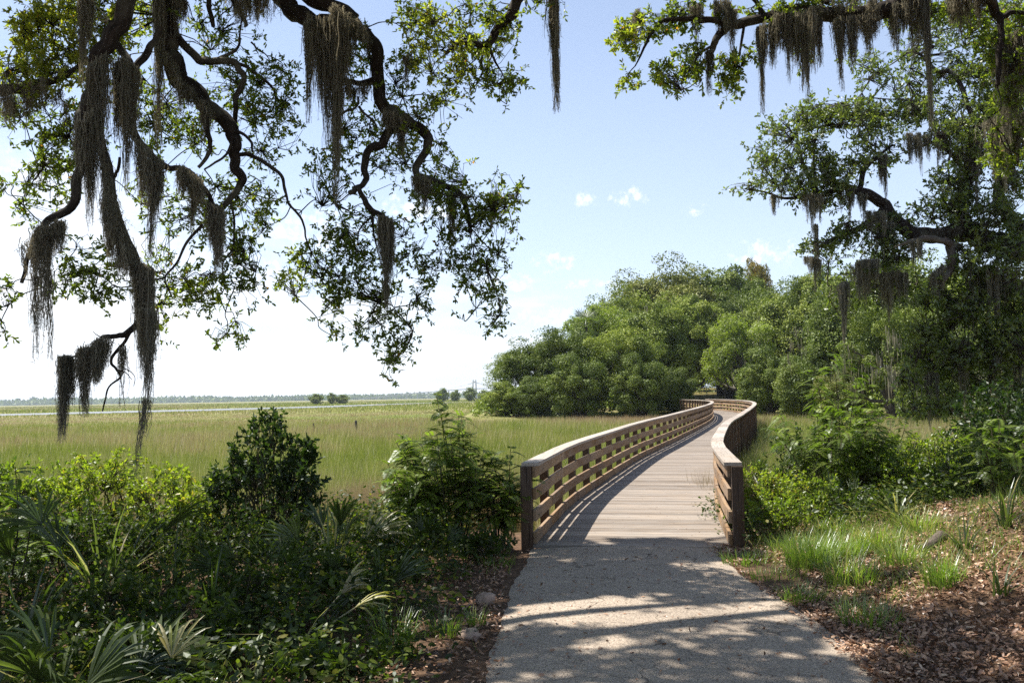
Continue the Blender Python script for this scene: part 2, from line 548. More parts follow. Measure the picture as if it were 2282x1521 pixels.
col = mixc(nt, st, col, (0.17, 0.125, 0.095))
principled(nt, col, 0.88, vo.outputs['Distance'], 0.55, 0.006, 0.25)
ck = N(nt, 'ShaderNodeTexVoronoi', feature='DISTANCE_TO_EDGE')
ck.inputs['Scale'].default_value = 0.55
wv = N(nt, 'ShaderNodeVectorMath', operation='ADD')
nz_ = N(nt, 'ShaderNodeTexNoise')
nz_.inputs['Scale'].default_value = 2.5
l.new(obj, nz_.inputs['Vector'])
l.new(obj, wv.inputs[0])
l.new(nz_.outputs['Color'], wv.inputs[1])
l.new(wv.outputs[0], ck.inputs['Vector'])
crk = ramp(nt, ck.outputs['Distance'], [(0.0, (0.35, 0.33, 0.31)), (0.007, (1, 1, 1))])
pb = [x for x in n if x.type == 'BSDF_PRINCIPLED'][0]
l.new(mixc(nt, 1.0, col, crk, 'MULTIPLY'), pb.inputs['Base Color'])
MAT['asphalt'] = m
tag(mb.build('path', 'asphalt', smooth=False), 'pale worn asphalt footpath leading onto the boardwalk', 'path', kind='structure')

# tidal creek
mb = MB()
cr = spline([(-330, 120, 60), (-190, 165, 48), (-122, 193, 44), (-92, 222, 40), (-68, 258, 30), (-58, 290, 20), (-50, 330, 13), (-30, 390, 12), (20, 430, 12)], 14)
T = unit(np.gradient(cr[:, :2], axis=0))
nrm = np.stack([-T[:, 1], T[:, 0]], 1)
wd = cr[:, 2] / 2 * (1 + 0.35 * (vn(np.arange(len(cr)), np.zeros(len(cr)), sc=5, seed=5) - 0.5))
A = cr[:, :2] + nrm * wd[:, None]
B = cr[:, :2] - nrm * wd[:, None]
V = np.concatenate([np.c_[A, np.full(len(A), -0.44)], np.c_[B, np.full(len(B), -0.44)]])
i = np.arange(len(A) - 1)
mb.add(V, np.stack([i, i + len(A), i + len(A) + 1, i + 1], -1))
m, nt, n, l = new_mat('creek_water')
obj = N(nt, 'ShaderNodeTexCoord').outputs['Object']
pr = principled(nt, (0.16, 0.17, 0.18), 0.42, noise(nt, mapping(nt, obj, (0.5, 1.2, 1)), 0.8, 4), 0.25, 0.25, 0.5)
MAT['water'] = m
tag(mb.build('water', 'water'), 'pale tidal creek winding across the marsh', 'creek', kind='structure')
CREEK = cr


def in_creek(x, y, pad=0.0):
    r = np.zeros(len(x), bool)
    for c in range(len(cr)):
        r |= (x - cr[c, 0]) ** 2 + (y - cr[c, 1]) ** 2 < (wd[c] + pad) ** 2
    return r


# ------------------------------------------------------------------ boardwalk
HALF = 1.09
bw = thing('boardwalk', 'long curving timber boardwalk with board railings crossing the marsh', 'boardwalk', (1.32, 10.1, 0))
mb = MB()
s = 0.0
k = 0
while s < CLEN - 0.2:
    x, y, tx, ty = cl_at(s + 0.07)
    z = deck_z(s)
    mb.box((x, y, z - 0.02 + random.uniform(-0.0015, 0.0015)), (ty, -tx, 0), (tx, ty, 0), (0, 0, 1), (2 * HALF + 0.16 + random.uniform(-0.01, 0.01), 0.139, 0.038), random.random(), (k * 3.1, k * 1.7, 0))
    s += 0.146
    k += 1
mb.build('deck', 'deck', bw)
SEG = 1.42
ns = int(CLEN / SEG)
sl = [q * SEG for q in range(ns + 1)]


def side_pt(s, off):
    x, y, tx, ty = cl_at(s)
    return np.array([x + ty * off, y - tx * off, deck_z(s)]), np.array([tx, ty, 0.0])


UP = np.array([0, 0, 1.0])
BOARDS = [('rail_board', 0.008, 0.132), ('rail_board', 0.265, 0.132), ('rail_board', 0.52, 0.132), ('rail_board', 0.772, 0.13)]
for sgn in (-1, 1):
    for name, z0, hh in BOARDS:
        mb = MB()
        for q in range(ns):
            s0 = sl[q] - (0.07 if q == 0 else 0)
            a, _ = side_pt(s0, sgn * HALF)
            b, _ = side_pt(sl[q + 1], sgn * HALF)
            d = b - a
            L = np.linalg.norm(d)
            d /= L
            sd = np.cross(d, UP)
            up = np.cross(sd, d)
            jz = random.uniform(-0.005, 0.005)
            mb.box((a + b) / 2 + up * (z0 + hh / 2 + jz) + sd * sgn * (0.019 + random.uniform(-0.002, 0.002)), d, sd, up, (L - 0.006, 0.038, hh), random.random(), (q * 2.3 + z0 * 9, sgn * 3 + q, z0 * 7))
        mb.build(name, 'rail', bw)
    mb = MB()
    for q in range(0, ns, 1):
        s0 = sl[q] - (0.10 if q == 0 else 0)
        a, _ = side_pt(s0, sgn * (HALF + 0.066))
        b, _ = side_pt(sl[q + 1], sgn * (HALF + 0.066))
        d = b - a
        L = np.linalg.norm(d)
        d /= L
        sd = np.cross(d, UP)
        up = np.cross(sd, d)
        mb.box((a + b) / 2 + up * (0.9225 + random.uniform(-0.002, 0.002)), d, sd, up, (L + 0.008, 0.195, 0.038), random.random(), (q * 4.7, sgn * 5 + q * 0.9, 1))
    mb.build('handrail_cap', 'cap', bw)
    for q in range(ns + 1):
        a, t = side_pt(sl[q] + (0.0 if q else 0.0), sgn * (HALF + 0.038 + 0.055 + 0.003))
        sd = np.array([t[1], -t[0], 0])
        gz = float(hgt(a[0], a[1]))
        lo = min(gz - 0.1, a[2] - 0.3)
        top = a[2] + 0.90
        mb = MB()
        wpost = (0.14, 0.105) if q else (0.14, 0.125)
        if q == 0:
            a = a + sd * sgn * 0.01
        mb.box((a[0], a[1], (lo + top) / 2), UP, t, sd, (top - lo, wpost[0], wpost[1]), random.random(), (q * 1.3, sgn * 2, q))
        mb.build('post', 'post', bw)
# edge beams, cross beams, piles
for off in (-0.98, 0.0, 0.98):
    mb = MB()
    for q in range(ns):
        a, _ = side_pt(sl[q] + 0.02, off)
        b, _ = side_pt(sl[q + 1] + 0.02, off)
        d = unit(b - a)
        sd = np.cross(d, UP)
        mb.box((a + b) / 2 - UP * (0.045 + 0.09), d, sd, np.cross(sd, d), (np.linalg.norm(b - a) - 0.004, 0.06, 0.18), random.random(), (q, off, 2))
    mb.build('beam', 'post', bw)

# ------------------------------------------------------------------ moss
moss_count = 0


def moss(desc, pts, Y, tip, n=None, wide=1.0, flare=-0.55, prof=1.0, group='spanish moss hanging from the oak limbs', drift=0.0, Y2=None, hair=1.0, lab=None):
    """strands hang from the polyline pts (source pixels at depth Y) down to pixel row tip"""
    global moss_count
    moss_count += 1
    pts = np.array(pts, float)
    A = spline(np.array([P(a, b, Y if Y2 is None else Y + (Y2 - Y) * k / (len(pts) - 1)) for k, (a, b) in enumerate(pts)]), 6)
    top = A[:, 2].mean()
    tz = P(pts[:, 0].mean(), tip, Y)[2]
    D = max(0.1, top - tz)
    Wm = max(0.03, np.ptp(A[:, 0]))
    if n is None:
        n = int(np.clip(Wm * 900, 60, 420))
    n = int(n * (1.8 if len(desc) else 1.0))
    K = 11
    nl = max(2, int(Wm * 26 * (9.0 / Y) ** 0.5))
    lu = rng.random(nl)
    li_ = rng.integers(0, nl, n)
    loose = rng.random(n) < 0.25
    u = np.clip(np.where(loose, rng.random(n), lu[li_] + rng.normal(0, 0.35 / nl, n)), 0, 1)
    ev = np.linspace(0, 1, len(A))
    st = np.stack([np.interp(u, ev, A[:, c]) for c in range(3)], 1)
    dpt = Wm * 0.22 * wide + 0.02
    lc_ = np.stack([np.interp(lu, ev, A[:, c]) for c in range(3)], 1) + np.c_[rng.normal(0, 0.01, nl), rng.normal(0, dpt, nl), np.zeros(nl)]
    st[:, 1] = np.where(loose, st[:, 1] + rng.normal(0, dpt, n), lc_[li_, 1] + rng.normal(0, 0.025, n))
    st += rng.normal(size=(n, 3)) * np.array([0.012, 0.01, 0.012])
    lpr = (1 - 0.55 * np.abs(2 * lu - 1) ** 1.6) * (0.5 + 0.55 * rng.random(nl))
    lpr[np.argmax(lpr)] = 1.0
    lens = D * np.where(loose, 0.75 * lpr.mean(), lpr[li_]) * np.clip(rng.beta(2.4, 1.5, n) * 1.1, 0.10, 1.0) ** prof
    t = np.linspace(0, 1, K)
    cen = st.mean(0)
    ph = rng.random((n, 1, 2)) * 6.28
    wob = np.cumsum(rng.normal(size=(n, K, 2)) * 0.0055, axis=1) + 0.007 * np.sin(ph + t[None, :, None] * (6 + 10 * rng.random((n, 1, 1)))) * (0.5 + lens[:, None, None])
    pull = (lens / D)[:, None] * t[None] ** 1.1
    tx_ = np.where(loose[:, None], cen[0] + (st[:, None, 0] - cen[0]) * (1 + flare), lc_[li_, 0][:, None] + (cen[0] - lc_[li_, 0][:, None]) * (-flare) * 0.6)
    Xo = st[:, None, 0] + (tx_ - st[:, None, 0]) * 0.85 * pull + wob[..., 0] + drift * D * pull
    Yo = st[:, None, 1] + (lc_[li_, 1][:, None] - st[:, None, 1]) * 0.7 * pull + wob[..., 1]
    Zo = st[:, None, 2] - lens[:, None] * t[None]
    C = np.stack([Xo, Yo, Zo], -1)
    ang = rng.random(n) * np.pi
    sd = np.stack([np.cos(ang), np.sin(ang), 0 * ang], 1)[:, None]
    sc = Y / 9.0
    hw = (0.0030 * sc ** 0.75) * (1.15 - 0.7 * t)[None, :, None] * (0.6 + 0.9 * rng.random(n))[:, None, None]
    V = np.stack([C - sd * hw, C + sd * hw], 2).reshape(n, K * 2, 3)
    b = (np.arange(n) * K * 2)[:, None] + (np.arange(K - 1) * 2)[None]
    F = np.stack([b, b + 1, b + 3, b + 2], -1).reshape(-1, 4)
    vv = np.clip(rng.normal(0.45, 0.22, n), 0, 1)
    mb = MB()
    mb.add(V.reshape(-1, 3), F, np.repeat(vv, K * 2))
    # short curly side hairs
    nh = int(n * 8 * hair)
    ii = rng.integers(0, n, nh)
    kf = rng.random(nh) ** 0.8 * (K - 1.01)
    k0 = kf.astype(int)
    fr = (kf - k0)[:, None]
    bp = C[ii, k0] * (1 - fr) + C[ii, k0 + 1] * fr
    d = rand_dir(nh, -0.9)
    leaves(mb, bp, d, (0.015 + 0.045 * rng.random(nh)) * sc ** 0.6, 0.005 * sc ** 0.75, np.clip(vv[ii] + 0.1, 0, 1), shape='tri')
    o = mb.build('spanish_moss', 'moss', origin=tuple(A.mean(0)))
    tag(o, lab or ('grey spanish moss ' + desc), 'moss', group)
    return o


# ------------------------------------------------------------------ the near oaks
def twist(pp, amt, seed):
    """add small crooks to a limb"""
    r = np.random.default_rng(seed)
    q = pp.copy()
    q[1:-1] += r.normal(size=(len(pp) - 2, 3)) * amt
    return q


class Oak:
    def __init__(self, name, label, base, leafmat='oak_leaf', group=None):
        self.t = thing(name, label, 'tree', base, group)
        self.wood, self.crown = MB(), MB()
        self.skel = []
        self.leafmat = leafmat
        self.k = 0
        self.dk = 1.75

    def limb(self, px, Y, w, sides=8, per=6, rough=0.18, pre=None):
        """px: traced (x, y) or (x, y, depth); w: widths in source pixels at both ends"""
        n = len(px)
        ys = [p[2] if len(p) > 2 else (Y if np.isscalar(Y) else Y[0] + (Y[1] - Y[0]) * k / (n - 1)) for k, p in enumerate(px)]
        pts = np.array([P(p[0], p[1], y) for p, y in zip(px, ys)])
        rad = np.array([(w[0] + (w[1] - w[0]) * k / (n - 1)) / 2 / FPX * y for k, y in enumerate(ys)])
        if pre is not None:
            pts = np.vstack([np.array(pre)[:, :3], pts])
            rad = np.concatenate([np.array(pre)[:, 3], rad])
        S = spline(np.c_[pts, rad], per)
        c, r = S[:, :3], np.maximum(S[:, 3], 0.003)
        c = c + (np.stack([vn(np.arange(len(c)), np.zeros(len(c)) + self.k * 7 + a, sc=2.5, seed=a) for a in range(3)], 1) - 0.5) * r[:, None] * 0.9
        self.wood.tube(c, r, sides, rough, seed=self.k)
        self.skel.append(c)
        self.k += 1

    def raw(self, pts, rad, sides=10, per=6, rough=0.15):
        S = spline(np.c_[np.array(pts, float), rad], per)
        self.wood.tube(S[:, :3], np.maximum(S[:, 3], 0.003), sides, rough, seed=self.k)
        self.skel.append(S[:, :3])
        self.k += 1

    def sprays(self, c, vb, leaf=(0.05, 0.085), per=13, spread=0.12, droop=-0.15, wr=0.39, twigs=True, shape='hex'):
        n = len(c)
        if n == 0:
            return
        d = rand_dir(n, droop)
        tl = spread * (0.7 + 0.8 * rng.random(n))
        K = per
        f = rng.random((n, K)) ** 0.7
        base = c[:, None] + d[:, None] * (tl[:, None] * f)[..., None]
        ld = unit(d[:, None] * 0.55 + rng.normal(size=(n, K, 3)) * 0.62)
        L = leaf[0] + (leaf[1] - leaf[0]) * rng.random((n, K))
        v = np.clip(vb[:, None] + rng.normal(0, 0.15, (n, K)), 0, 0.96)
        v = np.where(rng.random((n, K)) < 0.012, 1.0, v)
        leaves(self.crown, base.reshape(-1, 3), ld.reshape(-1, 3), L.ravel(), L.ravel() * wr * (0.8 + 0.4 * rng.random(n * K)), v.ravel(), shape=shape, curl=0.08)
        if twigs:
            V0 = c - d * tl[:, None] * 0.1
            V1 = c + d * tl[:, None]
            leaves(self.wood, V0, unit(V1 - V0), np.linalg.norm(V1 - V0, axis=1), 0.006, np.full(n, 0.5), shape='tri')

    def region(self, cx, cy, rx, ry, Y, dY=0.5, dens=1.0, bright=0.48, leaf=(0.037, 0.062), thr=0.42, nsc=0.32, per=13, spread=0.12, conn=True, thin=0.008):
        area = math.pi * rx * ry
        n = max(5, int(area / 330 * dens * self.dk))
        a = rng.random(n * 3) * 2 * np.pi
        r = rng.random(n * 3) ** 0.55
        x = cx + rx * r * np.cos(a)
        y = cy + ry * r * np.sin(a)
        yy = Y + (rng.random(n * 3) * 2 - 1) * dY
        pts = np.array([P(q, w_, e) for q, w_, e in zip(x, y, yy)])
        nz = vn(pts[:, 0], pts[:, 1], pts[:, 2], sc=nsc * Y / 9, seed=17)
        ok = np.where(nz + 0.14 * (rng.random(len(nz)) - 0.5) > thr)[0][:n]
        pts = pts[ok]
        if not len(pts):
            return
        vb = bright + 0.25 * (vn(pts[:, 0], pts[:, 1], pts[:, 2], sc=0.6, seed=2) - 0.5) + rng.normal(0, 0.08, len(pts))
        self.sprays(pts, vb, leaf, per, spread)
        if conn:
            k = max(2, len(pts) // 16)
            sub = pts[rng.choice(len(pts), min(k, len(pts)), replace=False)]
            sk = np.concatenate(self.skel)
            new = []
            for q in sub:
                j = np.argmin(((sk - q) ** 2).sum(1) + 0.6 * np.maximum(0, q[2] - sk[:, 2]) ** 2)
                p0 = sk[j]
                L = np.linalg.norm(q - p0)
                if L > 1.5 * Y / 9:
                    continue
                mid = (p0 + q) / 2 + rng.normal(size=3) * 0.10 * L
                m2 = p0 * 0.25 + q * 0.75 + rng.normal(size=3) * 0.07 * L
                S = spline(np.array([p0, mid, m2, q]), 4)
                self.wood.tube(S, np.linspace(thin * (0.7 + 0.25 * L) * Y / 9, 0.004 * Y / 9, len(S)), 5, 0, cap=False)
                new.append(S[5:])
            self.skel += new
            dd = ((pts[:, None] - sub[None]) ** 2).sum(-1)
            for p, q in zip(pts, sub[dd.argmin(1)]):
                if np.allclose(p, q):
                    continue
                S = np.array([q, (p + q) / 2 + rng.normal(size=3) * 0.04, p])
                self.wood.tube(S, [0.004 * Y / 9, 0.0035 * Y / 9, 0.002 * Y / 9], 3, 0, cap=False)

    def done(self):
        self.wood.build('trunk', 'bark', self.t, smooth=True)
        self.crown.build('crown', self.leafmat, self.t)


# ---- left oak
oak = Oak('live_oak', 'huge live oak whose twisting mossy limbs droop in from the upper left', (-9.5, 5.0, -0.1))
oak.raw([(-9.5, 5, -0.4), (-9.4, 5.1, 1.0), (-9.1, 5.3, 2.6), (-8.6, 5.7, 4.0)], [0.75, 0.55, 0.5, 0.48], 14)
fk = (-8.6, 5.7, 4.0, 0.42)
oak.limb([(300, -170, 7.2), (283, -10, 7.2), (258, 74, 7.2), (221, 129, 7.2), (210, 202, 7.2), (195, 240, 7.1), (184, 276, 7.1), (177, 368, 7.0), (162, 449, 7.0), (110, 493, 6.9), (81, 523, 6.9), (62, 572, 6.9), (48, 630, 6.9)], 7.2, (46, 8), pre=[(-8.7, 5.6, 3.6, 0.26), (-7.2, 6.2, 5.6, 0.15), (-4.6, 6.9, 6.4, 0.11)])
oak.limb([(258, 100), (290, 142), (303, 146), (322, 128), (342, 96), (362, 60)], 7.4, (18, 14))
oak.limb([(282, 135), (287, 220), (298, 290), (325, 335), (352, 358), (380, 374), (416, 380), (452, 415), (478, 456), (493, 466)], (7.4, 7.8), (22, 9))
oak.limb([(210, 205), (222, 300), (240, 400), (265, 490), (305, 583), (320, 640), (312, 700), (294, 734), (265, 750), (240, 748), (225, 755), (210, 770), (184, 787), (155, 797)], 7.2, (26, 4))
oak.limb([(294, 734), (275, 765), (247, 798), (258, 822), (268, 840), (243, 860), (234, 890), (228, 916)], 7.2, (8, 3), 6)
oak.limb([(258, 822), (280, 830), (294, 845)], 7.2, (3, 1.5), 5)
oak.limb([(262, 832), (280, 822), (300, 838), (298, 860)], 7.2, (3, 1), 5)
oak.limb([(228, 752), (215, 745), (207, 738)], 7.2, (3, 1), 5)
oak.limb([(392, -190, 9), (372, -40, 9), (368, 48, 9), (374, 110, 9), (390, 155), (405, 184), (438, 206), (475, 247), (515, 291), (523, 320), (519, 361), (538, 394), (527, 427), (493, 464)], 9, (62, 11), pre=[(-8.4, 5.8, 4.2, 0.32), (-7.2, 7.2, 6.0, 0.21), (-5.3, 8.4, 7.1, 0.17)])
oak.limb([(398, 85), (442, 129), (464, 138), (515, 136), (538, 162), (541, 188), (523, 221), (527, 250), (519, 290)], (9, 9.2), (20, 9))
oak.limb([(470, 135), (500, 125), (530, 107), (534, 74), (540, 40)], 9.1, (9, 3), 6)
oak.limb([(515, 136), (552, 151), (596, 184), (615, 217), (605, 250)], (9.1, 9.5), (9, 3), 6)
oak.limb([(560, 95), (575, 110), (590, 120), (602, 135)], 9.3, (5, 2), 5)
oak.limb([(519, 291), (541, 298), (560, 317), (563, 340)], 9.0, (8, 5), 6)
oak.limb([(523, 342), (560, 346), (589, 361), (626, 390), (633, 416), (644, 453), (674, 490), (681, 526), (694, 562)], (9, 9.4), (11, 3), 7)
oak.limb([(644, 453), (655, 465), (672, 470), (668, 485)], 9.2, (4, 1.5), 5)
oak.limb([(451, 225), (460, 287), (468, 320), (464, 346), (442, 374)], 8.8, (13, 8), 7)
oak.limb([(527, 427), (515, 453), (523, 490), (519, 552), (497, 585), (500, 640)], (9, 9.2), (7, 3), 6)
oak.limb([(453, 502), (416, 539), (394, 587), (368, 620), (383, 660)], 8.6, (8, 3), 6)
oak.limb([(519, 300), (508, 340), (480, 362), (455, 378)], 8.9, (7, 4), 6)
oak.limb([(268, 350), (262, 380), (252, 397)], 7.3, (7, 8), 6)
oak.limb([(560, -190, 9.6), (590, -60, 9.6), (640, 10, 9.6), (672, 34, 9.6), (720, 48), (784, 58), (821, 83), (843, 120), (843, 184), (849, 228), (880, 250), (913, 272), (953, 302), (946, 339), (928, 387), (968, 405), (1023, 431), (1042, 475), (1049, 520)], 9.6, (46, 9), pre=[(-8.3, 5.9, 4.3, 0.3), (-7.0, 7.8, 6.4, 0.2), (-4.6, 9.1, 7.4, 0.15)])
oak.limb([(640, -60), (690, -10), (735, 8), (790, 50)], 9.6, (38, 34))
oak.limb([(880, 258), (855, 315), (826, 329), (812, 368), (814, 398), (795, 420), (780, 430)], (9.6, 9.3), (22, 10))
oak.limb([(798, 420), (814, 449), (839, 475), (866, 492)], 9.3, (12, 14))
oak.limb([(830, 475), (832, 510), (838, 545), (850, 590)], 9.3, (6, 2), 5)
oak.limb([(829, 484), (803, 508), (798, 540), (812, 570)], 9.3, (5, 2), 5)
oak.limb([(843, 182), (810, 186), (766, 178)], 9.6, (20, 9))
oak.limb([(750, 262), (766, 250), (795, 238), (799, 215)], 9.5, (7, 5), 6)
oak.limb([(799, 239), (814, 254), (832, 268), (840, 285)], 9.5, (7, 4), 6)
oak.limb([(1180, -120, 9.2), (1152, 0, 9.2), (1141, 29), (1115, 59), (1082, 98), (1050, 95), (1016, 99), (994, 120)], 9.2, (30, 7), pre=[(-8.1, 6.2, 4.5, 0.28), (-5.5, 7.4, 6.9, 0.15), (-2.2, 8.6, 7.2, 0.09)])
oak.limb([(1082, 98), (1095, 118), (1104, 138), (1120, 165)], 9.2, (9, 3), 6)
oak.limb([(1082, 100), (1075, 125), (1068, 150)], 9.2, (7, 3), 6)
oak.limb([(-160, 230, 8.2), (-20, 205, 8.2), (40, 199, 8.2), (100, 186), (150, 168), (190, 130)], 8.2, (30, 9), pre=[(-8.7, 5.6, 3.7, 0.3), (-7.9, 6.8, 4.3, 0.2)])
oak.limb([(820, 60), (850, 50), (880, 52), (905, 70)], 9.6, (3, 1), 5)
oak.limb([(520, 0), (545, 50), (548, 60)], 9.2, (14, 6), 6)
oak.limb([(463, -40), (466, 10), (475, 60)], 9.0, (14, 10), 6)
# crown overhead (out of the frame): limbs and leaf sprays that shade the bank and the path
for e, r0 in (((-5.0, 9.5, 8.3), 0.2), ((-3.2, 6.5, 8.2), 0.2), ((-2.5, 3.0, 8.4), 0.2), ((-6.5, 11.0, 7.6), 0.18), ((-7.5, 3.0, 8.0), 0.18), ((-1.0, 10.0, 9.0), 0.14), ((-8.5, 10.5, 7.2), 0.18)):
    oak.raw([(-8.6, 5.7, 3.9), (-8.0 + 0.3 * (e[0] + 8), 5.7 + 0.3 * (e[1] - 5.7), 6.0), (-8 + 0.65 * (e[0] + 8), 5.7 + 0.65 * (e[1] - 5.7) + 0.4, 7.4), e], [0.24, 0.15, 0.09, 0.025], 8)

# visible leaf masses (source px: x, y, rx, ry, depth, half depth, density, brightness)
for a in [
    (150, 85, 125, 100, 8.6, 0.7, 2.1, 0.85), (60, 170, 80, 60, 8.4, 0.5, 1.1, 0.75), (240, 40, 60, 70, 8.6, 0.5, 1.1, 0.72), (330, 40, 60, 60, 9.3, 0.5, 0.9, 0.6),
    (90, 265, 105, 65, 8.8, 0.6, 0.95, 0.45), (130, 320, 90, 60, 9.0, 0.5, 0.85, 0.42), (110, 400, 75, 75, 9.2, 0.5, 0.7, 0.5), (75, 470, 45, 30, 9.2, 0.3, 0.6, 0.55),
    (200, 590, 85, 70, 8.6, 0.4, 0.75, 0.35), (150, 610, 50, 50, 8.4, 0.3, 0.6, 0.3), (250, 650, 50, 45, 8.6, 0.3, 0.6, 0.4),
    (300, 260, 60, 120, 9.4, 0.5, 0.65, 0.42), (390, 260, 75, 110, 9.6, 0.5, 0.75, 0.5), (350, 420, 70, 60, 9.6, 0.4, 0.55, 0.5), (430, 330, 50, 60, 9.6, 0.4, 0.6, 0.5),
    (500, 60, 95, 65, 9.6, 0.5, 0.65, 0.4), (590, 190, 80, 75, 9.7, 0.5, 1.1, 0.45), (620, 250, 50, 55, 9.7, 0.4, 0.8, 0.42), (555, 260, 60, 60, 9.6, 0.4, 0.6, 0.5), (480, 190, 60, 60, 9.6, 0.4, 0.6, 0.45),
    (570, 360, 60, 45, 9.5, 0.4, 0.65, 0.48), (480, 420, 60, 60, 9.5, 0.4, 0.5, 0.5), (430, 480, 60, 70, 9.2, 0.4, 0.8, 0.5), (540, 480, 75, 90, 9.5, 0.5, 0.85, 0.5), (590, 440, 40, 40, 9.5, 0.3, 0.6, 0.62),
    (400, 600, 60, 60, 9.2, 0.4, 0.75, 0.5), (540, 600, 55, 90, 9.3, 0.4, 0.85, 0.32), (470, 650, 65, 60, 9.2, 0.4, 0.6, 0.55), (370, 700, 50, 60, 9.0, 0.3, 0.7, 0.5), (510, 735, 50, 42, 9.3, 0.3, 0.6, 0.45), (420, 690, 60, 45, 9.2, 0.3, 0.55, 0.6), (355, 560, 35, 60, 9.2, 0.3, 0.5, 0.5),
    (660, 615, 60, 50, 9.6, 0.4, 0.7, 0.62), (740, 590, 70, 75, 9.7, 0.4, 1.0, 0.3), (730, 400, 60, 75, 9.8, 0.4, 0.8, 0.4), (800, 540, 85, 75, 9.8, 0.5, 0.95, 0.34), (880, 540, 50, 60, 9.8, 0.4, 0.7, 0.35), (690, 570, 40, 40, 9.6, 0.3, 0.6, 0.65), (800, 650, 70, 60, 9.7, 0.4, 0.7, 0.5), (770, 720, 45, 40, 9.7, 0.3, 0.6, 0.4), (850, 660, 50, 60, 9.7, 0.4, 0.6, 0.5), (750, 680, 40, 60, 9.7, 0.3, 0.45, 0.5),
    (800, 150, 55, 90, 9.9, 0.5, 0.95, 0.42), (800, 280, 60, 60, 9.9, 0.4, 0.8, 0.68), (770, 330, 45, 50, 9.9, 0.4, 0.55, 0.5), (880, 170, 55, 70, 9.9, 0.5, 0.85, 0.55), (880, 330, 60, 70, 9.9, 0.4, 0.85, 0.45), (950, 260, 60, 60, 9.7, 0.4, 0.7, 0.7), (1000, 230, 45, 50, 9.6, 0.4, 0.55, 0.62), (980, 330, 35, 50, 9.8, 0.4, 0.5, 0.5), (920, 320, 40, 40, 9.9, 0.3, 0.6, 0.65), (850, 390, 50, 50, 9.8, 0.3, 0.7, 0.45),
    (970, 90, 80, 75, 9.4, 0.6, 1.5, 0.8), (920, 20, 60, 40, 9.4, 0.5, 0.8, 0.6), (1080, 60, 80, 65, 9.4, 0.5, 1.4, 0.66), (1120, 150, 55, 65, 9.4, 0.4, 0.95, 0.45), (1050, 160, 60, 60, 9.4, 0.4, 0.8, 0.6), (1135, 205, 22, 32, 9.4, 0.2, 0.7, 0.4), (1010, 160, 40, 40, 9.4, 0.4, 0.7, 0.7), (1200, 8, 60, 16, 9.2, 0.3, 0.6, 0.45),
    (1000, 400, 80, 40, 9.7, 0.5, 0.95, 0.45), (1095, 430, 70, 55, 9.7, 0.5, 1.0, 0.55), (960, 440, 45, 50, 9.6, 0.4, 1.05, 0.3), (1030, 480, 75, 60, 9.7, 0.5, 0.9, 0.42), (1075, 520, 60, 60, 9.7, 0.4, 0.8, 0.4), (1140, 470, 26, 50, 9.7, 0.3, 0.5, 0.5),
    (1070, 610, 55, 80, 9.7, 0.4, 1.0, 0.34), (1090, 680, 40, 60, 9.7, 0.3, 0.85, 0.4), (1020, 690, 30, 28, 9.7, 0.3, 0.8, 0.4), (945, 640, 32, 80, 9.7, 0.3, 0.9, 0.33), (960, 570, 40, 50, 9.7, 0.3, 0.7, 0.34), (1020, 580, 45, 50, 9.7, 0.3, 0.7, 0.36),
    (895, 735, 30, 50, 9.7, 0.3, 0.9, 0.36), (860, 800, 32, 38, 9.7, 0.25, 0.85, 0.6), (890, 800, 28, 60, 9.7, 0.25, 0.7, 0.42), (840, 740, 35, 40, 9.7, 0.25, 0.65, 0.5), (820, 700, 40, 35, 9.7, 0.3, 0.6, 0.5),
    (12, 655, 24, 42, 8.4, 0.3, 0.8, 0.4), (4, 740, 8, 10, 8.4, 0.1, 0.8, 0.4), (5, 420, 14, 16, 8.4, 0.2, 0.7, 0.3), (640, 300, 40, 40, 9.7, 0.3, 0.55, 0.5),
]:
    oak.region(*a)


def canopy(o, rects, n, zr, thr, seed, leaf=(0.07, 0.11), nsc=1.0, lim=-40, skip=None):
    """sprays above the frame over the ground the tree shades in the picture"""
    x0, x1, y0, y1 = rects
    gxx = x0 + (x1 - x0) * rng.random(n)
    gyy = y0 + (y1 - y0) * rng.random(n)
    q = 0.65 * vn(gxx, gyy, sc=nsc, seed=seed) + 0.35 * vn(gxx, gyy, sc=nsc * 0.36, seed=seed + 1)
    ok = q > thr
    if skip is not None:
        ok &= ~skip(gxx, gyy)
    gxx, gyy = gxx[ok], gyy[ok]
    z = zr[0] + (zr[1] - zr[0]) * vn(gxx, gyy, sc=1.5, seed=seed + 2) + rng.normal(0, 0.35, len(gxx))
    p = np.stack([gxx - SX * z, gyy - SY * z, z], 1)
    u, v, dz = PX(p)
    vis = (dz > 0) & (v > lim) & (u > -60) & (u < 2342)
    p = p[~vis]
    o.sprays(p, np.full(len(p), 0.5), leaf, 13, 0.16, wr=0.5, shape='quad', twigs=False)
    sk = np.concatenate(o.skel)
    for q in p[::70]:
        j = np.argmin(((sk - q) ** 2).sum(1))
        p0 = sk[j]
        mid = (p0 + q) / 2 + rng.normal(size=3) * 0.12
        S = spline(np.array([p0, mid, q]), 3)
        u, v, dz = PX(S)
        if not ((dz > 0) & (v > -25) & (u > -40) & (u < 2322)).any():
            o.wood.tube(S, np.linspace(0.016, 0.004, 7), 4, 0, cap=False)


SPOTS = [(-1.75, 8.7, 0.75), (-3.4, 8.2, 0.6), (-2.5, 6.6, 0.45), (-3.6, 9.9, 0.9), (-0.95, 7.3, 0.35), (-4.3, 7.2, 0.5), (-1.3, 5.9, 0.35), (-2.1, 5.2, 0.35), (-2.9, 7.3, 0.3), (-1.0, 9.3, 0.4)]


